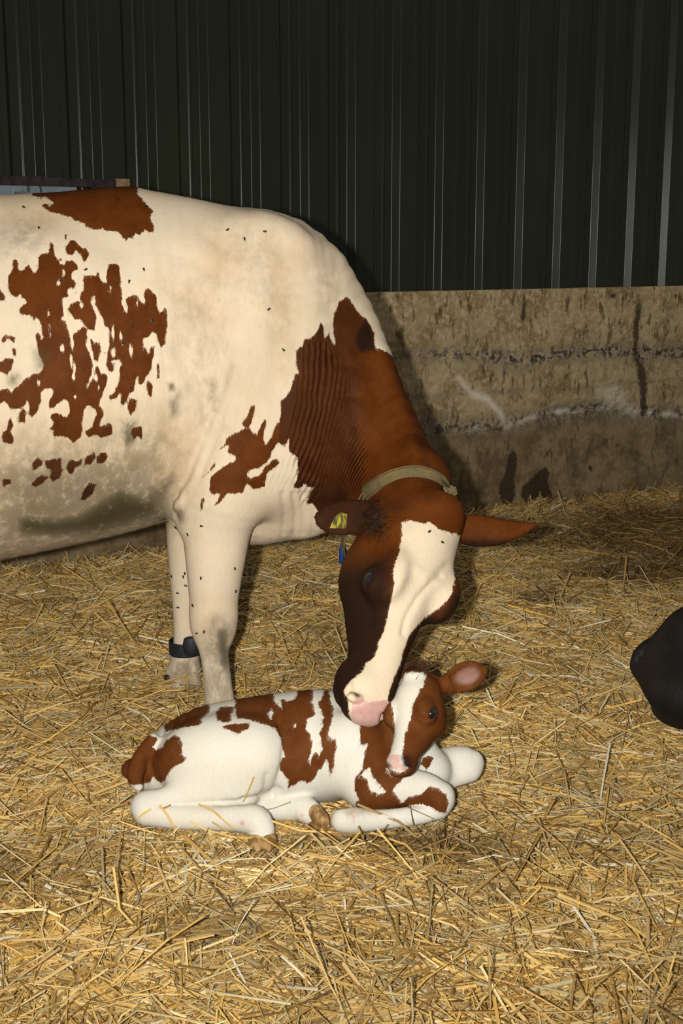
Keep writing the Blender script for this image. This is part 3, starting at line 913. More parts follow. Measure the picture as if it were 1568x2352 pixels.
    flank = [
        c1([(270, 60), (270, -80), (1300, -120), (1260, 110), (1320, 180), (1390, 235), (1415, 265), (1380, 290), (1395, 360), (1415, 390), (1405, 460), (1330, 430), (1290, 475), (1240, 455), (1225, 510), (1190, 490), (1160, 510), (1110, 465), (1070, 430), (1000, 420), (930, 390), (890, 405), (800, 380), (780, 335), (700, 310), (640, 280), (540, 250), (460, 235), (380, 185), (400, 165), (465, 190), (480, 160), (430, 122), (390, 130), (300, 120)]),
        c1([(120, 710), (150, 705), (170, 740), (180, 810), (210, 790), (260, 750), (290, 790), (310, 840), (350, 790), (360, 660), (390, 640), (450, 650), (465, 540), (490, 570), (500, 650), (530, 700), (570, 685), (555, 740), (590, 760), (615, 710), (680, 700), (715, 740), (720, 790), (680, 820), (655, 830), (660, 870), (700, 920), (680, 960), (700, 1020), (660, 970), (620, 980), (620, 1040), (580, 1050), (575, 1100), (575, 1160), (580, 1220), (550, 1260), (600, 1270), (620, 1340), (640, 1400), (655, 1500), (665, 1560), (672, 1500), (675, 1380), (710, 1370), (760, 1320), (800, 1340), (800, 1420), (790, 1500), (820, 1560)])
        + c2([(840, 350), (835, 430), (800, 530), (800, 560), (850, 470), (880, 370), (900, 370), (920, 430), (960, 430), (990, 450), (980, 520), (950, 580), (920, 660), (910, 720), (940, 760), (935, 830), (910, 910), (960, 900), (1010, 880), (1030, 930), (1030, 980), (980, 1000), (930, 1020), (890, 990), (800, 1000), (790, 960), (840, 910), (850, 870), (890, 800), (880, 760), (800, 720), (770, 770), (755, 860), (750, 930), (740, 1000), (670, 1065), (620, 1010), (560, 1000), (520, 1010), (480, 990), (490, 950), (450, 940), (490, 870), (455, 830), (500, 780), (560, 800), (600, 830), (640, 770), (620, 690), (600, 670), (540, 690), (500, 740), (450, 750), (450, 680), (490, 610), (480, 580), (420, 570), (370, 600), (380, 680), (350, 760), (290, 830), (265, 800), (280, 720), (250, 680), (200, 740), (140, 765), (90, 730), (30, 680), (-60, 740), (-60, 610), (30, 570), (80, 570), (100, 600), (180, 530), (230, 480), (290, 440), (370, 420), (400, 350), (360, 260), (340, 170), (335, 80), (350, 50), (380, 130), (400, 100), (385, 20)])
        + c1([(370, 1280), (330, 1240), (310, 1270), (280, 1220), (230, 1210), (180, 1210), (180, 1150), (210, 1120), (250, 1100), (180, 1020), (150, 1055), (90, 1000), (65, 920), (75, 850), (110, 810)]),
        c1([(770, 850), (760, 890), (770, 990), (740, 1020), (730, 1080), (650, 1110), (620, 1160), (640, 1190), (690, 1260), (740, 1250), (770, 1310), (820, 1350), (870, 1350), (890, 1230), (860, 1150), (840, 1100), (850, 1040), (880, 1040), (870, 1110), (910, 1190), (950, 1240), (960, 1310), (1000, 1340), (1010, 1400), (1000, 1500), (980, 1550)])
        + c2([(940, 240), (980, 260), (980, 340), (1000, 400), (1030, 430), (1050, 400), (1050, 350), (1080, 340), (1100, 300), (1110, 350), (1090, 400), (1090, 490), (1060, 560), (1050, 600), (1000, 640), (1000, 665), (1080, 660), (1100, 600), (1110, 610), (1095, 690), (1120, 730), (1150, 680), (1190, 610), (1220, 590), (1240, 490), (1265, 460), (1270, 530), (1300, 530), (1340, 460), (1390, 400), (1400, 300), (1420, 180), (1380, 190), (1360, 240), (1330, 200), (1310, 190), (1320, 110), (1360, 110), (1400, 50), (1430, 70), (1450, 140), (1480, 190), (1520, 160), (1530, 60)])
        + c1([(1520, 1350), (1535, 1300), (1535, 1210), (1520, 1150), (1470, 1190), (1440, 1130), (1430, 1040), (1380, 980), (1340, 970), (1320, 1010), (1335, 1090), (1320, 1130), (1280, 1070), (1250, 1040), (1230, 1025), (1190, 1040), (1150, 1070), (1160, 1110), (1165, 1190), (1140, 1160), (1115, 1110), (1130, 1030), (1110, 940), (1105, 850), (1085, 740), (1040, 725), (1000, 740), (985, 830), (970, 920), (930, 910), (910, 830), (890, 820), (880, 850), (810, 850)]),
        c1([(600, 590), (630, 530), (680, 510), (730, 560), (760, 590), (800, 580), (820, 650), (800, 710), (770, 720), (750, 650), (700, 610), (670, 640), (660, 665), (620, 650)]),
        c1([(-40, 960), (10, 980), (30, 1020), (60, 1100), (20, 1080), (-40, 1060)]), c1([(598, 455), (612, 450), (610, 510), (598, 515)]),
        c2([(830, 110), (870, 150), (910, 140), (915, 220), (900, 340), (870, 300), (840, 200)]), c2([(1440, 340), (1458, 370), (1462, 470), (1428, 490), (1436, 400)]),
        c2([(1360, 480), (1395, 550), (1380, 640), (1350, 620), (1340, 510)]), c2([(1190, 650), (1250, 670), (1240, 760), (1195, 810), (1170, 750)]),
        c2([(1210, 930), (1240, 920), (1300, 910), (1300, 1030), (1260, 1000), (1220, 1030), (1200, 980)]), c2([(290, 1250), (340, 1200), (390, 1220), (390, 1270), (300, 1320)]),
        c2([(410, 1220), (480, 1210), (560, 1200), (560, 1270), (580, 1310), (550, 1390), (490, 1420), (460, 1380), (470, 1310), (420, 1290)]), c2([(600, 1290), (650, 1210), (690, 1230), (760, 1210), (750, 1270), (690, 1290), (660, 1350), (620, 1340)]),
        c2([(770, 1210), (860, 1140), (880, 1190), (830, 1250), (770, 1280)]), c2([(880, 1190), (960, 1140), (990, 1190), (950, 1250), (880, 1250)]), c2([(280, 1450), (380, 1350), (440, 1380), (400, 1430), (330, 1475)]),
        c2([(730, 1600), (770, 1500), (820, 1430), (890, 1440), (850, 1530), (780, 1590)]), c2([(30, 1400), (100, 1400), (95, 1440), (35, 1460)]),
        c2([(90, 830), (130, 900), (90, 960), (130, 1010), (120, 1070), (70, 1070), (20, 1050), (10, 980), (60, 930)]), c2([(170, 790), (210, 740), (245, 780), (235, 880), (160, 870)]),
        c2([(-40, 350), (60, 290), (130, 290), (130, 330), (100, 400), (70, 440), (-40, 400)]), c2([(10, 130), (50, 70), (140, 100), (130, 160), (80, 110), (30, 160)]), c2([(105, 190), (150, 200), (150, 250), (120, 290)]),
        # more of the same marking on the flank beyond the edge of the picture
        ragged(-165, 800, 95, 170, 1), ragged(-90, 980, 30, 40, 2), ragged(-290, 640, 60, 80, 3), ragged(-540, 600, 100, 150, 4), ragged(-420, 900, 60, 90, 5), ragged(-300, 1060, 40, 35, 6),
    ]
    neckp = c3([(910, 60), (870, 90), (840, 180), (840, 250), (850, 350), (820, 300), (815, 265), (790, 300), (780, 220), (765, 210), (745, 260), (715, 295), (670, 310), (660, 350), (625, 370), (625, 460), (640, 510), (610, 520), (600, 590), (575, 640), (535, 670), (530, 760), (520, 800), (500, 800), (480, 870), (440, 930), (420, 900), (440, 790), (430, 780), (380, 880), (340, 830), (360, 790), (375, 690), (350, 710), (300, 810), (320, 830), (210, 890), (170, 960), (230, 930), (200, 990), (220, 980), (265, 1000), (250, 1040), (220, 1040), (150, 1090), (115, 1120), (110, 1200), (120, 1230), (180, 1215), (130, 1300), (170, 1270), (220, 1220), (300, 1220), (330, 1160), (360, 1200), (400, 1190), (430, 1180), (440, 1120), (460, 1090), (520, 1040), (510, 1020), (480, 1020), (420, 1080), (400, 1110), (340, 1140), (330, 1110), (350, 1080), (400, 1070), (440, 1030), (470, 1010), (480, 960), (510, 920), (550, 945), (580, 890), (570, 960), (600, 990), (625, 1000), (630, 1080), (620, 1140), (600, 1190), (640, 1190), (665, 1160), (690, 1180), (720, 1190), (690, 1250), (680, 1280), (720, 1290), (760, 1340), (900, 1500), (1500, 1800), (1800, 1400), (1600, 1000), (1400, 600), (1250, 450), (1118, 372), (1092, 362), (1080, 270), (1040, 190), (1000, 170), (960, 110), (940, 70)])
    extra = [c3([(50, 1330), (60, 1250), (80, 1245), (65, 1310)]), c3([(65, 1125), (150, 1020), (140, 1060), (80, 1120)])]
    coat = np.full(len(V), -40.0)
    mb = is_('body', 'leg', 'neck', 'brisket', 'hind')
    for p in flank:
        m = is_('body', 'hind')
        coat[m] = np.maximum(coat[m], poly_sd(P2[m], p))
    mn = is_('neck', 'body', 'leg', 'brisket')
    for p in [neckp] + extra:
        coat[mn] = np.maximum(coat[mn], poly_sd(P2[mn], p))
    for (x, y, rx, ry), cc in [((540, 915, 14, 30), c1), ((582, 830, 14, 35), c1), ((445, 1190, 9, 22), c1), ((455, 1340, 8, 45), c1), ((1012, 975, 14, 32), c1), ((748, 1125, 16, 28), c1), ((570, 200, 22, 40), c2), ((680, 380, 12, 40), c2), ((675, 460, 13, 25), c2), ((655, 310, 10, 45), c2), ((690, 640, 18, 18), c2), ((355, 520, 14, 30), c2), ((905, 555, 12, 24), c2), ((885, 470, 16, 40), c2), ((1040, 240, 14, 40), c2), ((1045, 325, 30, 12), c2), ((1200, 220, 18, 60), c2), ((1108, 90, 14, 40), c2), ((1040, 40, 8, 50), c2), ((1260, -200, 10, 60), c2), ((215, 990, 1, 1), c3), ((1460, 45, 1, 1), c2)]:
        x0, y0 = cc([(x, y)])[0]; x1, y1 = cc([(x + rx, y + ry)])[0]
        rx, ry = x1 - x0, y1 - y0
        m = is_('body')
        d = (np.sqrt(((P2[m, 0] - x0) / rx) ** 2 + ((P2[m, 1] - y0) / ry) ** 2) - 1) * min(rx, ry) * 1.3
        coat[m] = np.minimum(coat[m], np.maximum(d, -8))
    # neck ring continues behind the head
    deepn = is_('neck') & (P2[:, 0] > 780)
    coat[deepn & (P2[:, 1] > 1130)] = 20
    # head: brown with a white blaze
    blaze = c4([(565, 305), (630, 295), (720, 325), (780, 310), (830, 360), (900, 380), (1000, 405), (970, 510), (950, 620), (950, 730), (940, 810), (890, 890), (820, 940), (750, 990), (690, 1050), (620, 1130), (590, 1230), (560, 1330), (520, 1430), (480, 1530), (470, 1600), (475, 1700), (380, 1790), (230, 1790), (190, 1690), (190, 1600), (150, 1530), (200, 1450), (290, 1390), (310, 1330), (380, 1280), (400, 1190), (440, 1100), (470, 990), (500, 850), (515, 700), (510, 650), (550, 530), (570, 430), (575, 350)])
    hm = is_('head')
    coat[hm] = np.where(facing[hm], -poly_sd(P2[hm], blaze), 20)
    coat[is_('ear')] = 20
    # dark shading of the hair
    lu = (V - F.O) @ np.stack([F.L, F.U, F.W], 1) / F.sc
    dark = np.zeros(len(V))
    hl, hu, hw = lu.T
    
    dk = np.clip((hl - .13) / .10, 0, 1) * .92 * np.clip(1.5 - hu / .075, .35, 1) * 1.0
    dk = np.maximum(dk, .9 * np.exp(-((V - eye_n) ** 2).sum(1) / .055 ** 2))
    dk = np.maximum(dk, .9 * np.exp(-((V - eye_f) ** 2).sum(1) / .05 ** 2))
    dk = np.maximum(dk, np.clip((hl - .36) / .1, 0, 1))
    dk = np.maximum(dk, .85 * np.clip((hw - .05) / .04, 0, 1) * np.clip((hl - .12) / .08, 0, 1))
    dk = np.maximum(dk, .6 * np.exp(-((hl - .02) / .05) ** 2 - ((hu - .03) / .06) ** 2 - ((hw + .12) / .05) ** 2))
    dk = np.maximum(dk, .35 * np.exp(-((hl + .01) / .035) ** 2 - ((hu - .08) / .05) ** 2))
    dark[hm] = (dk * np.clip((coat + 1) / 4, 0, 1))[hm]
    em = is_('ear')
    dark[em & (V[:, 0] < .15)] = .72
    dark[em & (V[:, 0] > .25)] = (.2 + .6 * np.clip((PX[:, 1] - 1228) / 20, 0, 1))[em & (V[:, 0] > .25)]
    nkm = is_('neck', 'body', 'brisket')
    dd = poly_sd(P2, c3([(1035, 190), (1075, 260), (1092, 365), (1000, 380), (960, 330), (985, 240)]))
    dark[nkm] = np.maximum(dark[nkm], np.clip(.55 + dd / 22, 0, 1)[nkm] * (coat > 0)[nkm])
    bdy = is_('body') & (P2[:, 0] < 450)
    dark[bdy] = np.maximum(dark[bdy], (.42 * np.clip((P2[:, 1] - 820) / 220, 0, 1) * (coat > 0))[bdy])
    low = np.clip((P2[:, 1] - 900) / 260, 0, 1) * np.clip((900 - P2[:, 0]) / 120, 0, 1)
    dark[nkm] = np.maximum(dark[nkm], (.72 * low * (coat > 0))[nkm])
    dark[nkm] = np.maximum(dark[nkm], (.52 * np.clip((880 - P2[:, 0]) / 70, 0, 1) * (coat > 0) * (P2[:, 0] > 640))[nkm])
    ridge = line_d(P2, [(905, 860), (950, 960), (975, 1040), (985, 1080)])
    dark[nkm] = np.maximum(dark[nkm], (.35 * np.exp(-(ridge / 14) ** 2))[nkm] * (P2[nkm, 0] > 860))
    # pink nose, mouth and nostrils
    pink = np.zeros(len(V))
    nose = c4([(205, 1690), (215, 1620), (240, 1570), (275, 1570), (330, 1610), (400, 1600), (450, 1590), (480, 1600), (480, 1720), (380, 1800), (220, 1800)])
    pink[hm] = np.clip(.5 + poly_sd(P2, nose) / 6, 0, 1)[hm] * facing[hm]
    for s in (-1, 1):
        n0 = F.p(.525, -.008, .046 * s)
        dark[hm] = np.maximum(dark[hm], np.exp(-((V - n0) ** 2).sum(1) / .013 ** 2)[hm])
        pink[hm] *= 1 - np.exp(-((V - n0) ** 2).sum(1) / .011 ** 2)[hm]
    dirtp = np.zeros(len(V))
    def soil(poly, soft, amt, m=None):
        v = amt / (1 + np.exp(-poly_sd(P2, poly, 120) / soft))
        if m is not None: v = v * m
        np.maximum(dirtp, v, out=dirtp)
    bm = is_('body', 'leg', 'brisket', 'farleg', 'hind').astype(float)
    soil(c2([(120, 1740), (250, 1700), (520, 1720), (720, 1680), (900, 1560), (1100, 1440), (1300, 1520), (1480, 1560), (1500, 1760), (1200, 1850), (900, 1930), (500, 1960), (150, 1940)]), 9, 1.0, bm)
    soil(c2([(-200, 1150), (300, 1050), (900, 1050), (1500, 1000), (1560, 1700), (900, 2100), (-200, 2200)]), 40, .72, bm)
    soil([(278, 965), (312, 965), (312, 1015), (282, 1030)], 6, .95, bm)
    soil([(80, 795), (120, 800), (110, 850), (85, 850)], 7, .8, bm)
    soil([(20, 855), (45, 860), (40, 885), (20, 880)], 5, .8, bm)
    soil([(300, 1120), (400, 1090), (400, 1200), (330, 1215), (250, 1200)], 14, .9, bm)
    soil([(-400, 1180), (0, 1150), (60, 1300), (-400, 1380)], 20, .6, bm)
    soil([(490, 1440), (525, 1440), (530, 1520), (522, 1545), (500, 1530)], 5, .9, bm)
    soil([(470, 1400), (540, 1430), (535, 1640), (465, 1640)], 10, .58, bm)
    soil([(395, 1505), (470, 1505), (470, 1600), (380, 1600)], 8, .68, bm)
    soil([(402, 1515), (412, 1515), (410, 1560), (396, 1560)], 4, .9, bm)
    soil([(470, 860), (500, 880), (498, 920), (478, 930)], 8, .6, bm)
    soil([(385, 880), (398, 880), (400, 895), (388, 897)], 3, 1.0, bm)
    soil([(388, 920), (412, 900), (405, 950), (390, 960)], 7, .8, bm)
    soil([(395, 1160), (430, 1165), (425, 1200), (395, 1200)], 7, .8, bm)
    soil([(400, 640), (480, 640), (520, 760), (500, 1000), (430, 1000), (400, 800)], 40, .34, bm)
    soil([(480, 520), (640, 510), (680, 700), (660, 800), (560, 640)], 40, .30, bm)
    soil([(570, 1225), (690, 1215), (690, 1250), (570, 1260)], 10, .45, bm)
    soil([(0, 500), (90, 490), (110, 560), (60, 600), (0, 590)], 20, .42, bm)
    tanp = np.zeros(len(V))
    for poly, soft, amt in [([(470, 540), (560, 530), (560, 620), (500, 700), (460, 640)], 25, .55), ([(600, 540), (690, 570), (690, 700), (660, 860), (630, 860), (620, 700)], 22, .55), ([(380, 640), (470, 650), (520, 740), (480, 780), (420, 740)], 22, .45),
                            ([(370, 950), (430, 950), (440, 1100), (390, 1180), (330, 1150)], 25, .7), ([(0, 455), (150, 455), (190, 490), (100, 520), (0, 500)], 14, .55), ([(-300, 1000), (250, 960), (390, 1000), (390, 1220), (0, 1320), (-300, 1320)], 60, .5),
                            ([(720, 610), (800, 640), (840, 720), (800, 740), (740, 700)], 20, .3), ([(500, 800), (640, 780), (640, 960), (520, 1000)], 40, .25), ([(580, 1150), (700, 1150), (700, 1250), (570, 1250)], 20, .25), ([(440, 1380), (545, 1380), (540, 1480), (450, 1480)], 18, .35)]:
        tanp = np.maximum(tanp, 1.35 * amt / (1 + np.exp(-poly_sd(P2, poly, 160) / soft)))
    # neck wrinkles
    cx, cy = (P2[:, 0] - 440) * 2.5789, (P2[:, 1] - 660) * 2.5789
    ph = cx + .15 * np.maximum(cy - 400, 0) ** 2 / 500 + .28 * np.clip((cx - 760) / 260, 0, 1.3) * np.maximum(cy - 500, 0) ** 2 / 600
    wm = np.clip(poly_sd(P2, c3([(640, 330), (800, 300), (900, 480), (960, 700), (1060, 1000), (1020, 1200), (900, 1290), (640, 1300), (600, 1150), (560, 900), (600, 600)]), 40) / 12, 0, 1) * facing * nkm
    wm = np.maximum(wm, .15 * np.clip(poly_sd(P2, c3([(430, 1020), (640, 980), (620, 1200), (430, 1220)])) / 8, 0, 1) * facing)
    root = empty('cow', (at(508, 1690, 3.40)[0], 3.55, 0))
    mat = coat_material('red_and_white_coat', ((.74, .615, .465), (.67, .57, .425)), ((.092, .0235, .0034), (.130, .036, .0060)), (.022, .010, .006), (.064, .052, .024), 2.9, 1.0, .55)
    o = adopt(mesh_obj('body', V, Q, mat), root)
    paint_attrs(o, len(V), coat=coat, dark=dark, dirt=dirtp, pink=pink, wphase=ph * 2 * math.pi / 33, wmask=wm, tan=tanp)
    eyeball('eye', eye_n - eo_n * .001, .0235, eye_mat, root); eyeball('eye', eye_f + eo_f * .004, .0245, eye_mat, root)
    # hooves
    for px, py, Y in ((512, 1672, 3.38), (430, 1590, 3.70)):
        b = at(px, py, Y); b[2] = .004
        hoof_mesh('hoof', root, b, b + np.array([.05, -.01, -.05]), Y3, .052, horn_dark, .004)
    V2, Q2 = blob([Ell(at(388, 1556, 3.70), (.016, .013, .010), None, .004, 'd')], .003, 1)
    adopt(mesh_obj('dewclaw', V2, Q2, horn_dark), root)
    for y, x0 in ((3.22, -1.60), (3.52, -1.54)):
        b = np.array([x0, y, .075]); hoof_mesh('hoof', root, b, b + np.array([.06, 0, -.075]), Y3, .055, horn_dark, .005)
    build_fur(root, V, Q, o, 240000, .0085, .0009, (-.35, 0, -1.0), 5, mat, (PX[:, 0] > -150).astype(float) * 1.0 + .05)
    tag(root, 'red and white cow bending down to nuzzle the newborn calf', 'cow')
    return root, V, Q, F, PX
cow_root, cowV, cowQ, cowF, cowPX = build_cow()
# ------------------------------------------------------------------ the calf lying in the straw
def build_calf():
    pr = []
    YC = 2.97
    S = [(316, 1745, .05, .05), (335, 1712, .03, .09), (380, 1674, .02, .12), (450, 1636, .01, .142), (530, 1618, .0, .150), (620, 1604, .0, .150), (700, 1594, .0, .145), (755, 1594, .0, .135), (805, 1622, .01, .118), (850, 1660, .02, .095)]
    C = []; A = []; B = []
    for px, t, zb, w in S:
        P = at(px, t, YC)
        z0, z1 = zb, P[2]
        C.append((P[0], YC, (z0 + z1) / 2)); A.append((z1 - z0) / 2); B.append(w)
    pr.append(Sweep(C, A, B, Z3, .03, 'body', 3, (.04, .05)))
    # near thigh and stifle
    pr.append(Ell(at(505, 1738, 2.875), (.150, .095, .098), (nrm((1, 0, .10)), Y3, nrm((-.10, 0, 1))), .028, 'thigh'))
    pr.append(Ell(at(590, 1728, 2.860), (.066, .075, .075), None, .03, 'thigh'))
    # shank: stifle -> hock
    pr.append(Sweep([at(560, 1790, 2.835), at(470, 1815, 2.815), at(400, 1838, 2.80), at(345, 1852, 2.79)], [.045, .04, .033, .03], [.066, .052, .040, .033], Y3, .025, 'hindleg', 3))
    pr.append(Ell(at(334, 1850, 2.79), (.034, .030, .031), None, .02, 'hindleg'))
    # cannon, fetlock, pastern
    pr.append(leg([(335, 1866, 2.775, 28), (400, 1876, 2.77, 28), (480, 1880, 2.765, 27), (545, 1880, 2.755, 30), (585, 1884, 2.745, 36), (600, 1905, 2.73, 32), (600, 1922, 2.715, 28)], 'hindleg', .018, 3, .9))
    # tail along the rump
    pr.append(Sweep([at(350, 1700, 2.90), at(322, 1740, 2.87), at(310, 1780, 2.85), at(318, 1805, 2.84)], [.018, .020, .022, .014], [.016, .018, .020, .012], Y3, .02, 'tail', 3))
    # far hind foot
    pr.append(leg([(520, 1858, 2.85, 24), (600, 1860, 2.85, 24), (660, 1857, 2.845, 27), (700, 1858, 2.835, 30), (720, 1872, 2.82, 27)], 'farhind', .018, 3, .9))
    pr.append(Ell(at(693, 1872, 2.815), (.012, .012, .012), None, .01, 'farhind'))
    # near shoulder, fore arm, knee
    pr.append(Ell(at(815, 1735, 2.87), (.085, .065, .105), (nrm((1, 0, .25)), Y3, nrm((-.25, 0, 1))), .045, 'shoulder'))
    pr.append(Ell(at(865, 1795, 2.84), (.075, .060, .062), None, .04, 'shoulder'))
    pr.append(Sweep([at(850, 1812, 2.825), at(920, 1808, 2.805), at(975, 1815, 2.785), at(1008, 1830, 2.77)], [.05, .045, .040, .034], [.050, .046, .043, .036], Y3, .03, 'foreleg', 3))
    pr.append(Ell(at(1012, 1838, 2.765), (.026, .030, .036), None, .018, 'foreleg'))
    pr.append(leg([(1010, 1862, 2.755, 19), (960, 1872, 2.75, 22), (900, 1880, 2.745, 22), (850, 1884, 2.74, 25), (815, 1884, 2.735, 30), (785, 1884, 2.73, 28)], 'cannon', .006, 3, .9))
    # far fore leg folded beyond the head
    pr.append(Sweep([at(960, 1780, 2.96), at(1010, 1762, 2.96), at(1060, 1750, 2.955), at(1083, 1752, 2.95)], [.04, .04, .038, .03], [.044, .044, .040, .032], Y3, .025, 'farfore', 3))
    pr.append(leg([(1080, 1772, 2.93, 24), (1030, 1790, 2.92, 22), (980, 1806, 2.91, 22)], 'farfore', .02, 3, .9))
    # breast and neck
    pr.append(Sweep([at(800, 1710, 2.97), at(855, 1702, 2.965), at(905, 1672, 2.945), at(945, 1632, 2.915)], [.105, .085, .076, .072], [.105, .085, .070, .065], np.array([(.2, 0, 1), (.1, 0, 1), (-.2, -.2, 1), (-.3, -.3, 1.)]), .04, 'neck', 3))
    pr.append(Ell(at(930, 1735, 2.91), (.075, .07, .075), None, .04, 'neck'))
    pr.append(Ell(at(985, 1770, 2.90), (.05, .05, .05), None, .03, 'farfore'))
    O = at(964, 1574, 2.845); tip = at(917, 1740, 2.685)
    F = Frame(O, tip, -36, np.linalg.norm(tip - O) / .475)
    pr += head_prims(F, False)
    e1 = F.p(.215, .012, .118); e2 = F.p(.215, .012, -.118)
    o1 = nrm(F.W * .93 + F.U * .28 + F.L * .12); o2 = nrm(-F.W * .93 + F.U * .28 + F.L * .12)
    sc = F.sc
    ER = .034 * sc
    for e, o in ((e1, o1), (e2, o2)):
        pr.append(Ell(e, np.full(3, .038 * sc), None, .04 * sc, 'head'))
        lid = nrm(F.L * .8 + F.U * .1)
        pr.append(Ell(e + o * .045 * sc, np.array([.031, .022, .030]) * sc, (lid, np.cross(o, lid), o), .006 * sc, 'head', True))
    pr.append(Ell(F.p(-.01, .075, 0), np.array([.05, .05, .06]) * sc, (F.L, F.U, F.W), .03 * sc, 'head'))
    # ears
    er = [(1012, 1578, 2.86, 15), (1040, 1565, 2.865, 27), (1068, 1554, 2.87, 35), (1093, 1546, 2.875, 31), (1110, 1541, 2.88, 17), (1117, 1539, 2.88, 7)]
    en = nrm(np.array([-.12, -1, .18]))
    pr.append(Sweep([at(a, b, y) for a, b, y, r in er], [.016, .015, .012, .010, .007, .004], [r * mpp(a, b, y) for a, b, y, r in er], en, .02, 'ear', 3))
    ec = at(1073, 1552, 2.87)
    la = nrm(at(1110, 1540, 2.88) - at(1030, 1568, 2.865))
    pr.append(Ell(ec + en * .012, (.044, .013, .030), (la, en, np.cross(la, en)), .008, 'ear', True))
    ob = F.p(-.0, .03, -.10)
    pr.append(Sweep([ob, ob + np.array([-.008, .030, .008]), ob + np.array([-.016, .062, .014]), ob + np.array([-.020, .088, .016])], [.012, .010, .008, .004], [.016, .028, .030, .008], nrm(np.array([-1, -.2, .4])), .015, 'ear', 3))
    H = .0036
    V, Q = blob(pr, H, 3)
    Nn = normals(V, Q)
    gs, D = group_of(pr, V)
    gi = D.argmin(0); is_ = lambda *n: np.isin(gi, [gs.index(x) for x in n])
    PX = project(V); P2 = PX
    facing = ((CAMP - V) * Nn).sum(1) > 0
    front = facing.astype(float)
    al = np.ones(len(V))
    def cr(line, w, a, sel=al): crease(V, Nn, PX, sel * front, line, w, a)
    c6 = crop(280, 1560, 3.92); c7 = crop(560, 1560, 3.92); c5 = crop(840, 1500, 5.2267); z1 = crop(280, 1480, 1.7422); c8 = crop(780, 1540, 3.92)
    cr([(640, 1660), (654, 1700), (650, 1750), (636, 1800), (625, 1830)], 7, -.006)
    cr([(612, 1780), (608, 1815), (600, 1830)], 6, -.004)
    cr([(365, 1850), (430, 1846), (520, 1842), (560, 1840)], 6, -.005)
    cr([(560, 1838), (600, 1830), (640, 1815)], 8, -.006)
    cr([(330, 1720), (345, 1760), (365, 1800)], 8, -.003)
    cr([(700, 1640), (700, 1760)], 14, .0016); cr([(660, 1640), (668, 1760)], 12, .0016); cr([(740, 1640), (740, 1770)], 14, .0016)
    hd = is_('head').astype(float)
    cr([(958, 1640), (972, 1652), (990, 1650)], 5, -.0022, hd)
    cr([(975, 1650), (992, 1648)], 4, -.002, hd)
    cr([(970, 1612), (985, 1604), (1000, 1612)], 5, .002, hd)
    cr([(932, 1700), (935, 1735)], 5, -.0015, hd)
    cr([(918, 1765), (945, 1764), (968, 1757), (980, 1745)], 3.5, -.003, hd)
    V = smooth(V, Q, 1, .4)
    coat = np.full(len(V), -40.0)
    m0 = is_('body', 'thigh', 'neck', 'shoulder', 'tail')
    P5 = c7([(-70, 165), (0, 100), (270, 60), (480, 60), (620, 50), (760, 60), (770, 130), (790, 230), (810, 240), (800, 340), (770, 430), (760, 500), (790, 550), (830, 540), (830, 640), (810, 750), (800, 850), (770, 840), (760, 760), (740, 720), (700, 790), (660, 830), (640, 900), (570, 940), (550, 920), (520, 920), (480, 930), (450, 960), (400, 970), (400, 900), (330, 830), (330, 760), (370, 690), (350, 600), (330, 520), (290, 450), (180, 400), (100, 380), (0, 360), (-60, 350), (-80, 250)])
    brown = [c6([(375, 385), (370, 330), (500, 260), (620, 200), (760, 190), (800, 260), (780, 310), (725, 350), (715, 400), (650, 420), (560, 435), (480, 450), (395, 475), (385, 440)]),
             c6([(240, 470), (270, 520), (330, 515), (300, 580), (280, 610), (310, 635), (360, 610), (400, 550), (480, 500), (520, 530), (545, 590), (530, 680), (580, 710), (560, 740), (480, 780), (430, 830), (390, 900), (340, 940), (280, 890), (240, 930), (140, 950), (-60, 950), (-60, 600), (60, 480), (200, 400), (235, 440)]),
             c6([(850, 300), (890, 250), (1000, 250), (1010, 280), (980, 330), (990, 380), (940, 390), (860, 370)]), c6([(910, 430), (940, 405), (1040, 400), (1150, 395), (1150, 440), (1090, 465), (1040, 490), (980, 465)]),
             P5]
    for p in brown: coat[m0] = np.maximum(coat[m0], poly_sd(P2[m0], p))
    W1 = c7([(625, 40), (620, 100), (625, 150), (615, 210), (640, 280), (640, 330), (570, 360), (560, 450), (600, 500), (615, 560), (610, 650), (580, 720), (600, 760), (610, 700), (650, 650), (680, 690), (710, 620), (690, 560), (690, 480), (710, 430), (715, 340), (700, 290), (665, 210), (690, 190), (720, 130), (740, 40)])
    W2 = c7([(265, 40), (270, 150), (280, 200), (345, 275), (335, 190), (370, 180), (390, 200), (460, 180), (480, 140), (480, 40)])
    holes = [W1, W2, c7([(230, 290), (250, 260), (260, 300), (250, 370), (225, 360)]), c7([(452, 400), (466, 400), (466, 430), (454, 430)])]
    for p in holes: coat[m0] = np.minimum(coat[m0], -poly_sd(P2[m0], p))
    m1 = is_('neck', 'shoulder', 'foreleg', 'body')
    P6 = z1([(950, 250), (950, 300), (955, 400), (985, 395), (970, 440), (960, 500), (935, 530), (930, 580), (945, 620), (930, 665), (1000, 672), (1120, 664), (1210, 655), (1235, 665), (1250, 700), (1290, 690), (1305, 640), (1300, 600), (1265, 575), (1230, 570), (1190, 600), (1155, 605), (1120, 635), (1085, 585), (1110, 550), (1130, 530), (1075, 525), (1060, 500), (1070, 470), (1200, 430), (1200, 250)])
    s = poly_sd(P2[m1], P6)
    s = np.minimum(s, -poly_sd(P2[m1], z1([(950, 525), (990, 490), (1005, 530), (1030, 560), (1055, 590), (1030, 600), (990, 580), (985, 540)])))
    coat[m1] = np.maximum(coat[m1], s)
    m2 = is_('neck')
    coat[m2] = np.maximum(coat[m2], poly_sd(P2[m2], c5([(700, 1240), (870, 1250), (850, 1380), (760, 1400), (650, 1340)])))
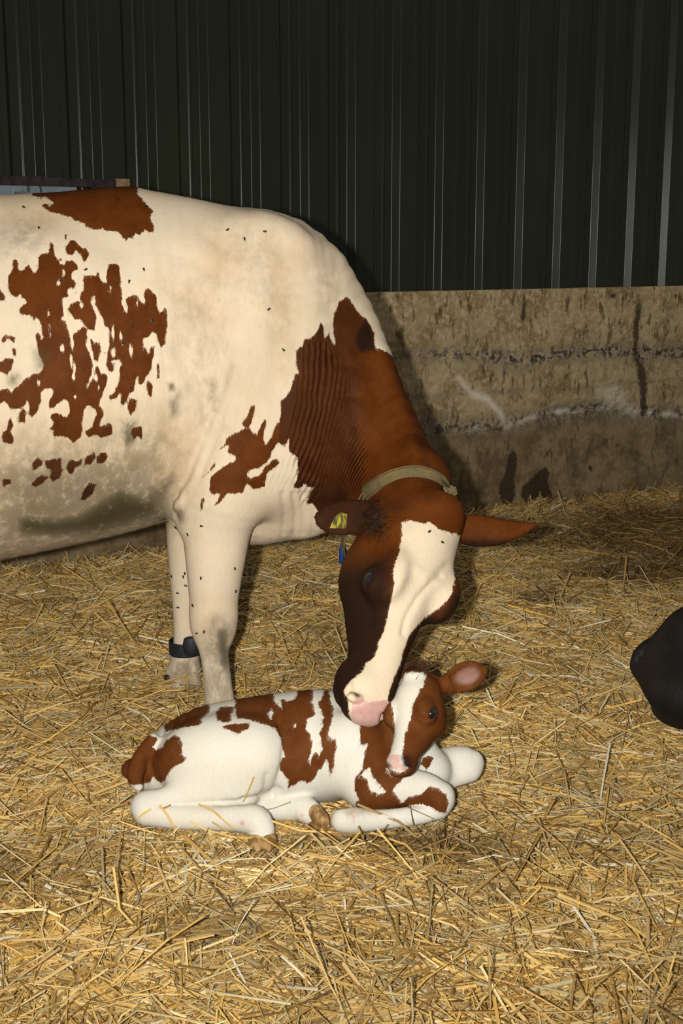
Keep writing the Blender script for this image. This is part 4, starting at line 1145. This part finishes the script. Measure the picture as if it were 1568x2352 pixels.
    coat[m2] = np.minimum(coat[m2], -poly_sd(P2[m2], c5([(860, 1230), (990, 1100), (1100, 1500), (900, 1560), (600, 1440), (640, 1350), (750, 1400), (850, 1390)])))
    hm = is_('head')
    blaze = c5([(330, 240), (490, 230), (640, 232), (735, 225), (690, 380), (640, 470), (590, 560), (560, 700), (530, 800), (500, 900), (460, 1030), (450, 1150), (440, 1240), (500, 1400), (400, 1440), (300, 1400), (230, 1230), (290, 1150), (330, 1080), (350, 950), (340, 830), (320, 700), (300, 580), (300, 470), (320, 380)])
    jaw = c5([(1020, 880), (1015, 980), (960, 1100), (900, 1240), (830, 1300), (760, 1235), (850, 1150), (920, 1050)])
    h = np.maximum(poly_sd(P2[hm], blaze), poly_sd(P2[hm], jaw))
    coat[hm] = np.where(facing[hm], -h, 20)
    em = is_('ear'); coat[em] = 20
    dark = np.zeros(len(V)); pink = np.zeros(len(V))
    for e, o in ((e1, o1), (e2, o2)):
        d = np.sqrt(((V - e - o * .03 * sc) ** 2).sum(1))
        dark[hm] = np.maximum(dark[hm], np.clip(1.25 - np.abs(d) / (.040 * sc), 0, 1)[hm])
    top = poly_sd(P2, c5([(430, 250), (400, 190), (560, 120), (760, 160), (740, 235), (600, 225)]))
    dark[hm] = np.maximum(dark[hm], (.75 * np.clip(.5 + top / 12, 0, 1))[hm])
    nb = poly_sd(P2, c5([(420, 1225), (530, 1215), (570, 1300), (560, 1380), (480, 1395), (430, 1320)]))
    dark[hm] = np.maximum(dark[hm], (.8 * np.clip(.5 + nb / 14, 0, 1))[hm] * facing[hm])
    nb = poly_sd(P2, c5([(255, 1260), (290, 1300), (340, 1390), (300, 1400), (250, 1330)]))
    dark[hm] = np.maximum(dark[hm], (.7 * np.clip(.5 + nb / 10, 0, 1))[hm])
    nose = c5([(255, 1220), (400, 1215), (425, 1320), (500, 1400), (400, 1420), (330, 1385), (280, 1310)])
    pink[hm] = np.clip(.5 + poly_sd(P2, nose) / 4, 0, 1)[hm] * facing[hm]
    iv = ((V - ec - en * .004) ** 2).sum(1)
    pe = np.exp(-iv / .028 ** 2) * em * (((Nn * en).sum(1)) > .2)
    
    knee = np.exp(-((P2[:, 0] - 556) ** 2 + (P2[:, 1] - 1890) ** 2) / 8 ** 2) * is_('hindleg')
    knee += .7 * np.exp(-((P2[:, 0] - 575) ** 2 / 400 + (P2[:, 1] - 1909) ** 2 / 30)) * is_('hindleg')
    knee += .8 * np.exp(-((P2[:, 0] - 693) ** 2 + (P2[:, 1] - 1872) ** 2) / 9 ** 2) * is_('farhind')
    knee += .75 * np.exp(-((P2[:, 0] - 812) ** 2 / 40 + (P2[:, 1] - 1880) ** 2 / 400)) * is_('cannon')
    pink = np.maximum(pink, knee * .8)
    pink *= 1 - np.clip(dark * 1.3, 0, 1) * hm
    ev_ = (V - ec) @ np.cross(la, en); el_ = (V - ec) @ la
    inner = np.clip(1.2 - (el_ / .046) ** 2 - (ev_ / .030) ** 2, 0, 1) * em * ((Nn * en).sum(1) > .1)
    strk = .5 + .5 * np.sin((ev_ * 1.0 + .25 * el_) / .0042 + 3 * vnoise(V, 90.0, 3))
    dark = np.maximum(dark, .55 * inner * strk ** 3)
    pink = np.maximum(pink, .43 * inner)
    dirtp = np.zeros(len(V))
    def soil(poly, soft, amt, m=None):
        v = amt / (1 + np.exp(-poly_sd(P2, poly, 120) / soft))
        if m is not None: v = v * m
        np.maximum(dirtp, v, out=dirtp)
    soil([(780, 1862), (830, 1855), (860, 1862), (800, 1880)], 5, .7)
    soil([(590, 1820), (625, 1815), (620, 1850), (590, 1850)], 8, .3)
    root = empty('calf', (-.08, 2.93, 0))
    mat = coat_material('calf_coat', ((.71, .69, .63), (.68, .645, .555)), ((.108, .031, .0065), (.150, .050, .0130)), (.018, .009, .006), (.30, .17, .06), 2.8, 1.3, .62)
    o = adopt(mesh_obj('body', V, Q, mat), root)
    paint_attrs(o, len(V), coat=coat, dark=dark, dirt=dirtp, pink=pink)
    for e, oo in ((e1, o1), (e2, o2)):
        eyeball('eye', e + oo * .008 * sc, .034 * sc, eye_mat, root)
    build_fur(root, V, Q, o, 130000, .0095, .0007, (-.5, 0, -1.0), 6, mat)
    # hooves
    hoof_mesh('hoof', root, at(602, 1925, 2.715), at(604, 1952, 2.665), nrm(np.array([1, .3, 0])), .030, horn_yellow, .002)
    hoof_mesh('hoof', root, at(722, 1880, 2.81), at(752, 1908, 2.765), nrm(np.array([.3, -.3, 1])), .032, horn_yellow, .002)
    hoof_mesh('hoof', root, at(795, 1884, 2.735), at(764, 1884, 2.73), Z3, .028, horn_yellow, .002)
    # tuft of hair on the poll
    r2 = np.random.default_rng(3)
    TV = []; TF = []
    for i in range(420):
        b = F.p(r2.normal(-.03, .02), r2.uniform(.075, .105), r2.uniform(-.04, .085))
        d = nrm(-F.L * r2.uniform(.2, 1) + F.U * r2.uniform(.2, .9) + F.W * r2.normal(0, .5))
        s_ = nrm(np.cross(d, r2.normal(size=3))); ln = r2.uniform(.010, .020); w = .0007
        k = len(TV)
        mid = b + d * ln * .55 + s_ * ln * .1
        TV += [b - s_ * w, b + s_ * w, mid + s_ * w * .8, mid - s_ * w * .8, b + d * ln + s_ * ln * .3 - F.L * ln * .2]
        TF += [(k, k + 1, k + 2, k + 3), (k + 3, k + 2, k + 4)]
    tuft = adopt(mesh_obj('hair_tuft', TV, TF, plain('dark_calf_hair', (.05, .02, .008), .7, .2), smooth=False), root)
    tuft['kind'] = 'stuff'
    tag(root, 'newborn red and white calf lying curled in the straw', 'calf')
    return root, V, Q, F
calf_root, calfV, calfQ, calfF = build_calf()
# ================================================================== LOOSE STRAW BEDDING
def straw_material():
    t = NT('straw')
    a = t.n('ShaderNodeAttribute', attribute_name='tint')
    n = t.noise(300, 2)
    c = t.mix(t.ramp(n, .3, .7, 0, .25), a.outputs['Color'], (.20, .12, .04))
    return t.out(c, .45, .22)
def build_straw():
    N = 128000
    Y = rng.uniform(0, 1, N * 3)
    y = 1.75 + 5.6 * Y ** 1.35
    x = rng.uniform(-1, 1, N * 3) * (.30 * y + .45)
    keep = (y < W0[1] + TANP * x - .02)
    x, y = x[keep][:N], y[keep][:N]
    N = len(x)
    wet_dim = wet_dimming(x, y)
    L = np.clip(np.exp(rng.normal(math.log(.065), .6, N)), .018, .26)
    wdt = np.clip(np.exp(rng.normal(math.log(.0037), .38, N)), .0016, .0080)
    chaff = rng.random(N) < .12
    L[chaff] *= .5; wdt[chaff] *= .8
    far = np.clip((y - 4.0) / 3, 0, 1)
    wdt *= 1 + .25 * far
    wd = (W0[1] + TANP * x - y) * math.cos(PHI)
    # combed areas: neighbouring stalks share a rough direction
    P = np.stack([x, y], -1)
    base = fbm(P, 2.3, 2, 41) * 4 * math.pi
    th = np.where(rng.random(N) < .45, base + rng.normal(0, .5, N), rng.uniform(0, 2 * math.pi, N))
    tilt = rng.normal(0, .20, N) + np.where(wd < .30, np.abs(rng.normal(0, .30, N)), 0)
    L = np.where(wd < .25, np.minimum(L, .11), L)
    tilt += np.where(rng.random(N) < .03, rng.normal(0, .5, N), 0)
    calf = (((x + .08) / .52) ** 2 + ((y - 2.93) / .24) ** 2) < 1
    calf |= (((x + .12) / .24) ** 2 + ((y - 2.68) / .07) ** 2) < 1
    tilt[calf] *= .2; L[calf] = np.minimum(L[calf], .07)
    lift = rng.uniform(0, .022, N) ** 1.0 + np.where(L > .1, .012, 0)
    lift[calf] *= .3
    z = ground_h(x, y) + .004 + lift + np.abs(np.sin(tilt)) * L * .30
    bend = rng.normal(0, .13, N) * L
    sag = rng.normal(0, .05, N) * L
    d = np.stack([np.cos(th) * np.cos(tilt), np.sin(th) * np.cos(tilt), np.sin(tilt)], -1)
    side = np.stack([-np.sin(th), np.cos(th), np.zeros(N)], -1)
    up = np.cross(d, side)
    roll = rng.uniform(-1.6, 1.6, N)
    s2 = side * np.cos(roll)[:, None] + up * np.sin(roll)[:, None]
    u2 = -side * np.sin(roll)[:, None] + up * np.cos(roll)[:, None]
    C = np.stack([x, y, z], -1)
    # explicit long stalks lying across the calf's legs and in the foreground
    V = np.zeros((N, 9, 3))
    for i, t in enumerate((-.5, 0.0, .5)):
        c = C + d * (L * t)[:, None] + side * (bend * (1 - 4 * t * t))[:, None] + np.array([0, 0, 1.0]) * (sag * (1 - 4 * t * t))[:, None]
        for j, w in enumerate((-1, 0, 1)):
            V[:, i * 3 + j] = c + s2 * (wdt * .5 * w)[:, None] + u2 * ((wdt * .62) * (1 - abs(w)))[:, None]
    flat = V.reshape(-1, 3)
    beyond = (flat[:, 1] - W0[1] - TANP * flat[:, 0]) * math.cos(PHI) + .018
    flat += WN * np.maximum(beyond, 0)[:, None]
    V = flat.reshape(N, 9, 3)
    # long stalks lying across the calf's legs and propped in front of it
    calf_bvh = BVHTree.FromPolygons([tuple(v) for v in calfV], [tuple(int(i) for i in q) for q in calfQ])
    def hit(px, py):
        d_ = ray(float(px), float(py)); d_ = d_ / np.linalg.norm(d_)
        h_ = calf_bvh.ray_cast(Vector(CAMP), Vector(d_))
        g_ = on_ground(np.array(float(px)), np.array(float(py)), .02)
        if h_[0] is not None and np.linalg.norm(np.array(h_[0]) - CAMP) < np.linalg.norm(g_ - CAMP): return np.array(h_[0]) - d_ * .007
        return g_ - d_ * .004
    for i, (a_, m_, b_, w_) in enumerate([((366, 1849), (384, 1872), (402, 1904), .0058), ((455, 1847), (489, 1862), (536, 1903), .0050), ((583, 1784), (572, 1812), (558, 1842), .0042), ((625, 1886), (690, 1908), (760, 1912), .0045), ((437, 1886), (470, 1905), (545, 1925), .004),
                                         ((487, 1888), (530, 1915), (580, 1950), .004), ((600, 1862), (630, 1856), (668, 1842), .0036), ((315, 1880), (330, 1868), (347, 1858), .005), ((560, 1925), (600, 1922), (660, 1960), .0045), ((860, 1985), (930, 1945), (1030, 1870), .005),
                                         ((1028, 1875), (1080, 1895), (1120, 1915), .0045), ((1130, 2120), (1060, 2105), (1000, 2110), .006), ((180, 2118), (220, 2138), (262, 2160), .007), ((760, 1912), (850, 1915), (935, 1912), .0045), ((420, 1985), (455, 1940), (480, 1900), .0045)]):
        P_ = [hit(*a_), hit(*m_), hit(*b_)]
        for j_ in range(3):
            t_ = nrm(P_[min(j_ + 1, 2)] - P_[max(j_ - 1, 0)]); v_ = nrm(CAMP - P_[j_]); s_ = np.cross(t_, v_)
            for q_, w2 in enumerate((-1, 0, 1)):
                V[i, j_ * 3 + q_] = P_[j_] + s_ * w_ * .5 * w2 + v_ * w_ * .45 * (1 - abs(w2))
        wet_dim[i] = 0
    base_i = (np.arange(N) * 9)[:, None, None]
    quad = np.array([[0, 1, 4, 3], [1, 2, 5, 4], [3, 4, 7, 6], [4, 5, 8, 7]])
    Q = (base_i + quad[None]).reshape(-1, 4)
    # colours: gold, pale, tan, brown, a little green-grey
    pal = np.array([(.86, .55, .150), (.97, .75, .37), (.73, .50, .205), (.46, .265, .078), (.62, .53, .29), (1.0, .92, .70), (.92, .63, .22)])
    k = rng.choice(7, N, p=[.22, .18, .19, .14, .09, .04, .14])
    col = pal[k] * rng.uniform(.66, 1.12, N)[:, None]
    damp_dim_c = np.array([.11, .060, .018])  # straw tone for damp patches and for the painted flash falloff
    f = np.clip(wet_dim * rng.uniform(.6, 1.25, N), 0, .96)[:, None]
    col = col * (1 - f) + damp_dim_c * rng.uniform(.5, 1.5, N)[:, None] * f
    # short broken chaff between the stalks
    M = 135000
    yc = 1.75 + 5.6 * rng.uniform(0, 1, M * 2) ** 1.35
    xc = rng.uniform(-1, 1, M * 2) * (.30 * yc + .45)
    kp = yc < W0[1] + TANP * xc - .05
    xc, yc = xc[kp][:M], yc[kp][:M]; M = len(xc)
    tc_ = rng.uniform(0, 2 * math.pi, M); ti = rng.normal(0, .4, M); Lc = rng.uniform(.010, .040, M); wc = rng.uniform(.0016, .0042, M) * (1 + .25 * np.clip((yc - 4) / 3, 0, 1))
    zc = ground_h(xc, yc) + .003 + rng.uniform(0, .024, M)
    cf = (((xc + .08) / .52) ** 2 + ((yc - 2.93) / .24) ** 2) < 1
    zc[cf] -= .012
    dc = np.stack([np.cos(tc_) * np.cos(ti), np.sin(tc_) * np.cos(ti), np.sin(ti)], -1)
    sc_ = np.stack([-np.sin(tc_), np.cos(tc_), 0 * tc_], -1); uc = np.cross(dc, sc_); rl = rng.uniform(-1.6, 1.6, M)[:, None]
    s3 = sc_ * np.cos(rl) + uc * np.sin(rl); u3 = uc * np.cos(rl) - sc_ * np.sin(rl)
    Cc = np.stack([xc, yc, zc], -1)
    V6 = np.stack([Cc + dc * (Lc * e)[:, None] + s3 * (wc * .5 * q)[:, None] + u3 * (wc * .6 * (1 - abs(q)))[:, None] for e in (-.5, .5) for q in (-1, 0, 1)], 1)
    Q6 = (len(V) * 9 + (np.arange(M) * 6)[:, None, None] + np.array([[0, 1, 4, 3], [1, 2, 5, 4]])[None]).reshape(-1, 4)
    palc = np.array([(.78, .50, .15), (.92, .74, .42), (.66, .47, .22), (.34, .19, .06), (.52, .45, .27), (1.0, .90, .68), (.22, .13, .05)])
    cc6 = palc[rng.choice(7, M, p=[.2, .2, .22, .16, .1, .04, .08])] * rng.uniform(.7, 1.12, M)[:, None]
    f6 = np.clip(wet_dimming(xc, yc) * rng.uniform(.6, 1.25, M), 0, .96)[:, None]
    cc6 = cc6 * (1 - f6) + damp_dim_c * rng.uniform(.4, 1.4, M)[:, None] * f6
    o = mesh_obj('straw_bedding', np.concatenate([V.reshape(-1, 3), V6.reshape(-1, 3)]), np.concatenate([Q, Q6]), straw_material(), smooth=False)
    a = o.data.color_attributes.new('tint', 'FLOAT_COLOR', 'POINT')
    cc = np.ones((N, 9, 4), np.float32); cc[:, :, :3] = col[:, None, :]
    c6 = np.ones((M, 6, 4), np.float32); c6[:, :, :3] = cc6[:, None, :]
    a.data.foreach_set('color', np.concatenate([cc.reshape(-1, 4), c6.reshape(-1, 4)]).ravel())
    tag(o, 'loose golden straw bedding spread across the barn floor', 'straw', kind='stuff')
build_straw()
# ================================================================== WORN AND SMALL THINGS
cow_bvh = BVHTree.FromPolygons([tuple(v) for v in cowV], [tuple(int(i) for i in q) for q in cowQ])
def on_cow(px, py):
    d = ray(float(px), float(py))
    h = cow_bvh.ray_cast(Vector(CAMP), Vector(d).normalized())
    return (np.array(h[0]), np.array(h[1])) if h[0] is not None else (None, None)

def band_mesh(C, W, N, half, thick, closed=True):
    """strap: centre line C, width direction W, outward N"""
    n = len(C); V = []; f = []
    prof = [(-half, 0), (-half, thick * .7), (-half * .8, thick), (half * .8, thick), (half, thick * .7), (half, 0)]
    m = len(prof)
    for i in range(n):
        for a, b in prof: V.append(C[i] + W[i] * a + N[i] * b)
    for i in range(n if closed else n - 1):
        j = (i + 1) % n
        for k in range(m):
            l = (k + 1) % m
            f.append((i * m + k, i * m + l, j * m + l, j * m + k))
    if not closed:
        f.append(tuple(range(m))); f.append(tuple(range((n - 1) * m, n * m))[::-1])
    return V, f

# ---- collar
def build_collar():
    vis = [(838, 1140), (855, 1125), (880, 1109), (910, 1097), (940, 1090), (970, 1091), (1000, 1101), (1020, 1117), (1034, 1138)]
    pts = []
    for p in vis:
        h, n = on_cow(*p)
        pts.append(h + n * .003)
    pts += [at(1046, 1166, 3.36), at(1040, 1230, 3.46), at(980, 1300, 3.52), at(890, 1320, 3.48), at(815, 1295, 3.38), at(788, 1255, 3.27), at(797, 1205, 3.22), at(815, 1165, 3.215)]
    P = np.array(pts)
    # closed Catmull-Rom, resampled and smoothed
    E = np.concatenate([P[-3:], P, P[:3]])
    D = catmull(E, 8)[3 * 8:-(3 * 8)]
    for _ in range(6): D = .5 * D + .25 * (np.roll(D, 1, 0) + np.roll(D, -1, 0))
    T = np.roll(D, -1, 0) - np.roll(D, 1, 0); T /= np.linalg.norm(T, axis=1)[:, None]
    c = D.mean(0)
    axis = nrm(at(960, 1120, 3.28) - at(930, 1000, 3.36))
    N = D - c; N -= axis * (N @ axis)[:, None]
    N -= T * (N * T).sum(1)[:, None]; N /= np.linalg.norm(N, axis=1)[:, None]
    W = np.cross(T, N)
    # lift clear of the hide
    for i in range(len(D)):
        h = cow_bvh.find_nearest(Vector(D[i]))
        q = np.array(h[0]); s = (D[i] - q).dot(np.array(h[1]))
        if s < .004: D[i] = q + np.array(h[1]) * .004
    for _ in range(3): D = .5 * D + .25 * (np.roll(D, 1, 0) + np.roll(D, -1, 0))
    t = NT('dirty_webbing')
    n1 = t.noise(25, 4); n2 = t.noise(260, 3, stretch=(1, 1, 2))
    col = t.mix(t.ramp(n1, .35, .65), (.17, .115, .045), (.105, .090, .045))
    col = t.mix(t.ramp(n2, .45, .7, 0, .6), col, (.27, .20, .10))
    mat = t.out(col, .85, .15, t.bump(n2, .6, .004))
    V, f = band_mesh(D, W, N, .020, .0045)
    o = adopt(mesh_obj('collar', V, f, mat, smooth=False), cow_root)
    # stitched hem lines along both edges
    for s in (-.0145, .0145):
        V, f = band_mesh(D + N * .0044 + W * s, W, N, .0012, .0008)
        h = mesh_obj('hem_stitching', V, f, plain('webbing_thread', (.08, .06, .03), .9, .1), smooth=False)
        h.parent = o; h.matrix_parent_inverse = o.matrix_parent_inverse
        h.matrix_parent_inverse = Matrix.Identity(4)
        h.matrix_local = Matrix.Identity(4)
    # blue transponder hanging at the throat
    b = at(786, 1268, 3.29)
    pr = [Sweep([b + np.array([.002, 0, .022]), b, b + np.array([-.003, 0, -.026])], [.010, .012, .010], [.007, .009, .007], Y3, .004, 'tag', 3)]
    V, Q = blob(pr, .003, 1)
    t = adopt(mesh_obj('collar_tag', V, Q, plain('blue_plastic', (.006, .028, .12), .4, .4, .2)), cow_root)
    t['label'] = 'blue plastic transponder on the collar'
    o['label'] = 'grubby olive webbing collar'
build_collar()

# ---- yellow ear tag
def build_tag():
    cr = [(757, 1213), (768, 1187), (782, 1177), (797, 1181), (796, 1214)]
    h, n = on_cow(785, 1195)
    y0 = h[1] - .012
    V = [at(x, y, y0 + .0002 * (x - 775)) for x, y in cr] + [at(x, y, y0 + .0025 + .0002 * (x - 775)) for x, y in cr]
    k = len(cr)
    f = [tuple(range(k))[::-1], tuple(range(k, 2 * k))] + [(i, (i + 1) % k, k + (i + 1) % k, k + i) for i in range(k)]
    t = NT('dirty_yellow_plastic')
    n1 = t.noise(70, 4, stretch=(1.6, 1, .5))
    m = t.out(t.mix(t.ramp(n1, .42, .60), (.36, .30, .015), (.06, .045, .006)), .5, .35, t.bump(n1, .3, .003))
    o = adopt(mesh_obj('ear_tag', V, f, m, smooth=False), cow_root)
    o['label'] = 'dirty yellow plastic ear tag'
    b = at(787, 1184, y0 - .001)
    V, Q = blob([Ell(b, (.005, .004, .005), None, .002, 'x')], .0012, 1)
    s = mesh_obj('stud', V, Q, m); s.parent = o; s.matrix_parent_inverse = Matrix.Identity(4); s.matrix_local = Matrix.Identity(4)
build_tag()

# ---- black pedometer band on the far fore leg
def build_band():
    c = at(425, 1485, 3.72); r = 34 * mpp(425, 1485, 3.72)
    mat = plain('black_rubber', (.014, .016, .020), .55, .35, .3, 60, .15)
    n = 40
    ang = np.arange(n) / n * 2 * math.pi
    N = np.stack([np.cos(ang), np.sin(ang), 0 * ang], -1)
    C = c + N * r * np.array([1.0, 1.05, 1])
    W = np.tile(Z3, (n, 1))
    V, f = band_mesh(C, W, N, .021, .004)
    o = adopt(mesh_obj('leg_band', V, f, mat, smooth=False), cow_root)
    o['label'] = 'black leg band with a sensor box'
    b = at(437, 1484, 3.72 - .052)
    V, Q = blob([Sweep([b + np.array([0, 0, .020]), b + np.array([.001, 0, 0]), b + np.array([.004, 0, -.021])], [.012, .014, .012], [.020, .024, .022], Y3, .004, 'b', 3, (.010, .010))], .0025, 1)
    x = mesh_obj('sensor_box', V, Q, mat); x.parent = o; x.matrix_parent_inverse = Matrix.Identity(4); x.matrix_local = Matrix.Identity(4)
build_band()

# ---- coarse hair at the base of the near ear
def build_ear_hair():
    r2 = np.random.default_rng(8); TV = []; TF = []
    for i in range(420):
        h0, n0 = on_cow(r2.normal(868, 16), r2.normal(1192, 20))
        if h0 is None: continue
        d = nrm(np.array([-r2.uniform(.2, 1.0), -.25, -r2.uniform(.1, .9)]) + n0 * .45); s_ = nrm(np.cross(d, r2.normal(size=3)))
        ln = r2.uniform(.014, .032); w = .0007; k = len(TV); mid = h0 + d * ln * .55 + s_ * ln * .08
        TV += [h0 - s_ * w, h0 + s_ * w, mid + s_ * w * .8, mid - s_ * w * .8, h0 + d * ln + s_ * ln * .2 - Z3 * ln * .2]
        TF += [(k, k + 1, k + 2, k + 3), (k + 3, k + 2, k + 4)]
    eh = adopt(mesh_obj('ear_hair', TV, TF, plain('dark_ear_hair', (.030, .015, .008), .7, .1, .7, 60), smooth=False), cow_root)
    eh['kind'] = 'stuff'
build_ear_hair()

# ---- flies
def build_flies():
    body = plain('fly_body', (.006, .006, .007), .4, .4, .2)
    wing = plain('fly_wing', (.05, .045, .04), .3, .5, .2)
    pts = [(55, 477), (89, 524), (196, 620), (330, 620), (296, 648), (270, 459), (336, 475), (310, 520), (305, 541), (140, 647), (265, 650), (176, 505), (350, 736), (304, 747), (464, 1208), (432, 1228), (538, 1305), (462, 1328), (424, 1316), (421, 1325), (395, 1323), (389, 1330), (540, 1358), (409, 1362), (410, 1395), (444, 1391), (427, 1345), (469, 1451), (452, 1454), (405, 1212), (617, 710), (650, 803), (522, 529), (607, 532), (562, 550), (283, 790), (298, 892)]
    face = [(986, 1221), (1015, 1246)]
    proto = None
    r = np.random.default_rng(9)
    for i, p in enumerate(pts + face):
        h, n = on_cow(*p)
        if h is None: continue
        if proto is None:
            b = [Sweep([(-.0035, 0, .0018), (-.0012, 0, .0022), (.0012, 0, .0022), (.0026, 0, .0019)], [.0011, .0016, .0013, .0010], [.0011, .0016, .0013, .0010], Z3, .0006, 'b', 2)]
            bv, bq = blob(b, .00045, 1)
            wv = []; wf = []
            for s in (-1, 1):
                k = len(wv)
                wv += [(.0005, s * .0006, .0034), (-.0050, s * .0008, .0030), (-.0058, s * .0026, .0028), (-.0035, s * .0034, .0030)]
                wf.append((k, k + 1, k + 2, k + 3) if s < 0 else (k + 3, k + 2, k + 1, k))
            lv = []; lf = []
            for s in (-1, 1):
                for x in (-.0014, .0002, .0016):
                    k = len(lv)
                    lv += [(x, s * .0008, .0018), (x + .0004, s * .0008, .0018), (x * 1.8 + .0002, s * .0032, -.0004), (x * 1.8, s * .0032, -.0004)]
                    lf.append((k, k + 1, k + 2, k + 3))
            root = empty('fly', (0, 0, 0)); proto = root
            parts = [mesh_obj('fly_body', bv, bq, body, root), mesh_obj('wings', np.array(wv), wf, wing, root, False), mesh_obj('legs', np.array(lv), lf, body, root, False)]
        else:
            root = empty('fly', (0, 0, 0))
            for q in parts:
                c = q.copy(); COL.objects.link(c); c.parent = root
        z = Vector(n).normalized(); a = r.uniform(0, 6.28)
        x = Vector((math.cos(a), 0, math.sin(a))); x = (x - z * x.dot(z)).normalized(); y = z.cross(x)
        M = Matrix((x, y, z)).transposed().to_4x4(); M.translation = Vector(h + n * .0004)
        root.matrix_world = M @ Matrix.Scale(.95, 4)
        if p in face:
            tag(root, ('tiny dark fly high on the white blaze of the cow\'s forehead', 'tiny dark fly on the white blaze nearer the pointed ear')[face.index(p)], 'fly')
        else:
            one = {(562, 550): 'lower of the three tiny flies on the cow\'s upper shoulder', (522, 529): 'leftmost tiny fly high on the cow\'s white shoulder', (607, 532): 'tiny dark fly highest towards the cow\'s neck crest',
                   (617, 710): 'tiny fly on the white neck above the wrinkled brown patch', (650, 803): 'tiny fly at the edge of the wrinkled brown neck patch', (55, 477): 'tiny dark fly near the spine at the left edge',
                   (89, 524): 'tiny dark fly alone on the greyish hair below the spine', (538, 1305): 'upper tiny fly on the front edge of the near foreleg', (540, 1358): 'lower tiny fly on the front edge of the near foreleg'}
            if p in one: tag(root, one[p], 'fly')
            else:
                places = {'far': 'the far foreleg', 'near': 'the near foreleg around the knee', 'elbow': 'the elbow above the near foreleg', 'spine': 'the brown patch over the spine', 'white': 'white hair between the flank patches', 'flank': 'the brown flank patches'}
                def place(q):
                    if q[1] > 1300: return 'far' if q[0] < 420 else 'near'
                    if q[1] > 1180: return 'elbow'
                    if q[1] < 545 and q[0] > 170: return 'spine'
                    return 'white' if q in ((196, 620), (330, 620), (296, 648)) else 'flank'
                same = sorted([q for q in pts if q not in one and place(q) == place(p)], key=lambda q: (q[1], q[0]))
                nth = ['topmost', 'second', 'third', 'fourth', 'fifth', 'sixth', 'seventh', 'eighth', 'ninth'][same.index(p)]
                lab = 'topmost tiny dark fly on ' if nth == 'topmost' else nth + ' tiny dark fly from the top on '
                tag(root, lab + places[place(p)], 'fly', 'flies on ' + places[place(p)])
build_flies()

# ---- the black cow reaching in from the right
def build_black():
    class FX: pass
    tip = at(1522, 1512, 2.5)
    F = Frame.__new__(Frame)
    F.L = nrm(np.array([-.62, .66, .14])); F.sc = 1.25
    F.O = tip - F.L * .525 * F.sc
    F.U = nrm(Z3 - F.L * Z3.dot(F.L)); F.W = np.cross(F.U, F.L)
    F.O = F.O + F.U * .03
    pr = head_prims(F, True)
    for s in (-1, 1):
        b = F.p(.0, .02, .10 * s)
        pr.append(Sweep([b, b + F.W * s * .06, b + F.W * s * .13 - F.L * .02, b + F.W * s * .19 - F.L * .03], [.02, .016, .012, .005], [.03, .04, .035, .008], F.U, .02, 'ear', 3))
    pr.append(Ell(at(1608, 1458, 2.40), (.068, .07, .060), None, .07, 'head'))
    hd = np.array([.75, -.62, 0.0]); hd = nrm(hd)
    sh = F.O + hd * .75 + Z3 * .50
    pr.append(Sweep([F.p(.06, -.03, 0), F.O + hd * .18 + Z3 * .10, F.O + hd * .45 + Z3 * .30, sh], [.11, .14, .22, .33], [.09, .10, .13, .19], Z3, .05, 'neck', 3))
    q = lambda t, z: np.array([sh[0] + hd[0] * t, sh[1] + hd[1] * t, z])
    pr.append(Sweep([q(-.05, .93), q(.25, .95), q(.7, .93), q(1.15, .95), q(1.5, 1.05)], [.33, .40, .43, .41, .30], [.22, .29, .35, .33, .22], Z3, .06, 'body', 3))
    sd = np.cross(Z3, hd)
    for t in (.12, 1.38):
        for s in (-1, 1):
            b = q(t, 0) + sd * s * .17
            pr.append(Sweep([b + Z3 * .75, b + Z3 * .55, b + Z3 * .36, b + Z3 * .18, b + Z3 * .05], [.13, .09, .055, .042, .055], [.12, .08, .055, .042, .055], sd, .05, 'leg', 3))
    V, Q = blob(pr, .010, 2)
    root = empty('black_cow', (q(.6, 0)[0], q(.6, 0)[1], 0))
    t = NT('black_coat')
    n1 = t.noise(12, 4); n2 = t.noise(260, 3, stretch=(1, 1, .3))
    c = t.mix(t.ramp(n1, .35, .7), (.006, .0055, .005), (.013, .010, .0075))
    o = adopt(mesh_obj('body', V, Q, t.out(c, .6, .14, t.bump(n2, .25, .006))), root)
    for s in (-1, 1):
        e = F.p(.215, .015, .104 * s)
        eyeball('eye', e, .026, eye_mat, root)
    tag(root, 'black cow reaching its muzzle in from the right edge', 'cow')
build_black()
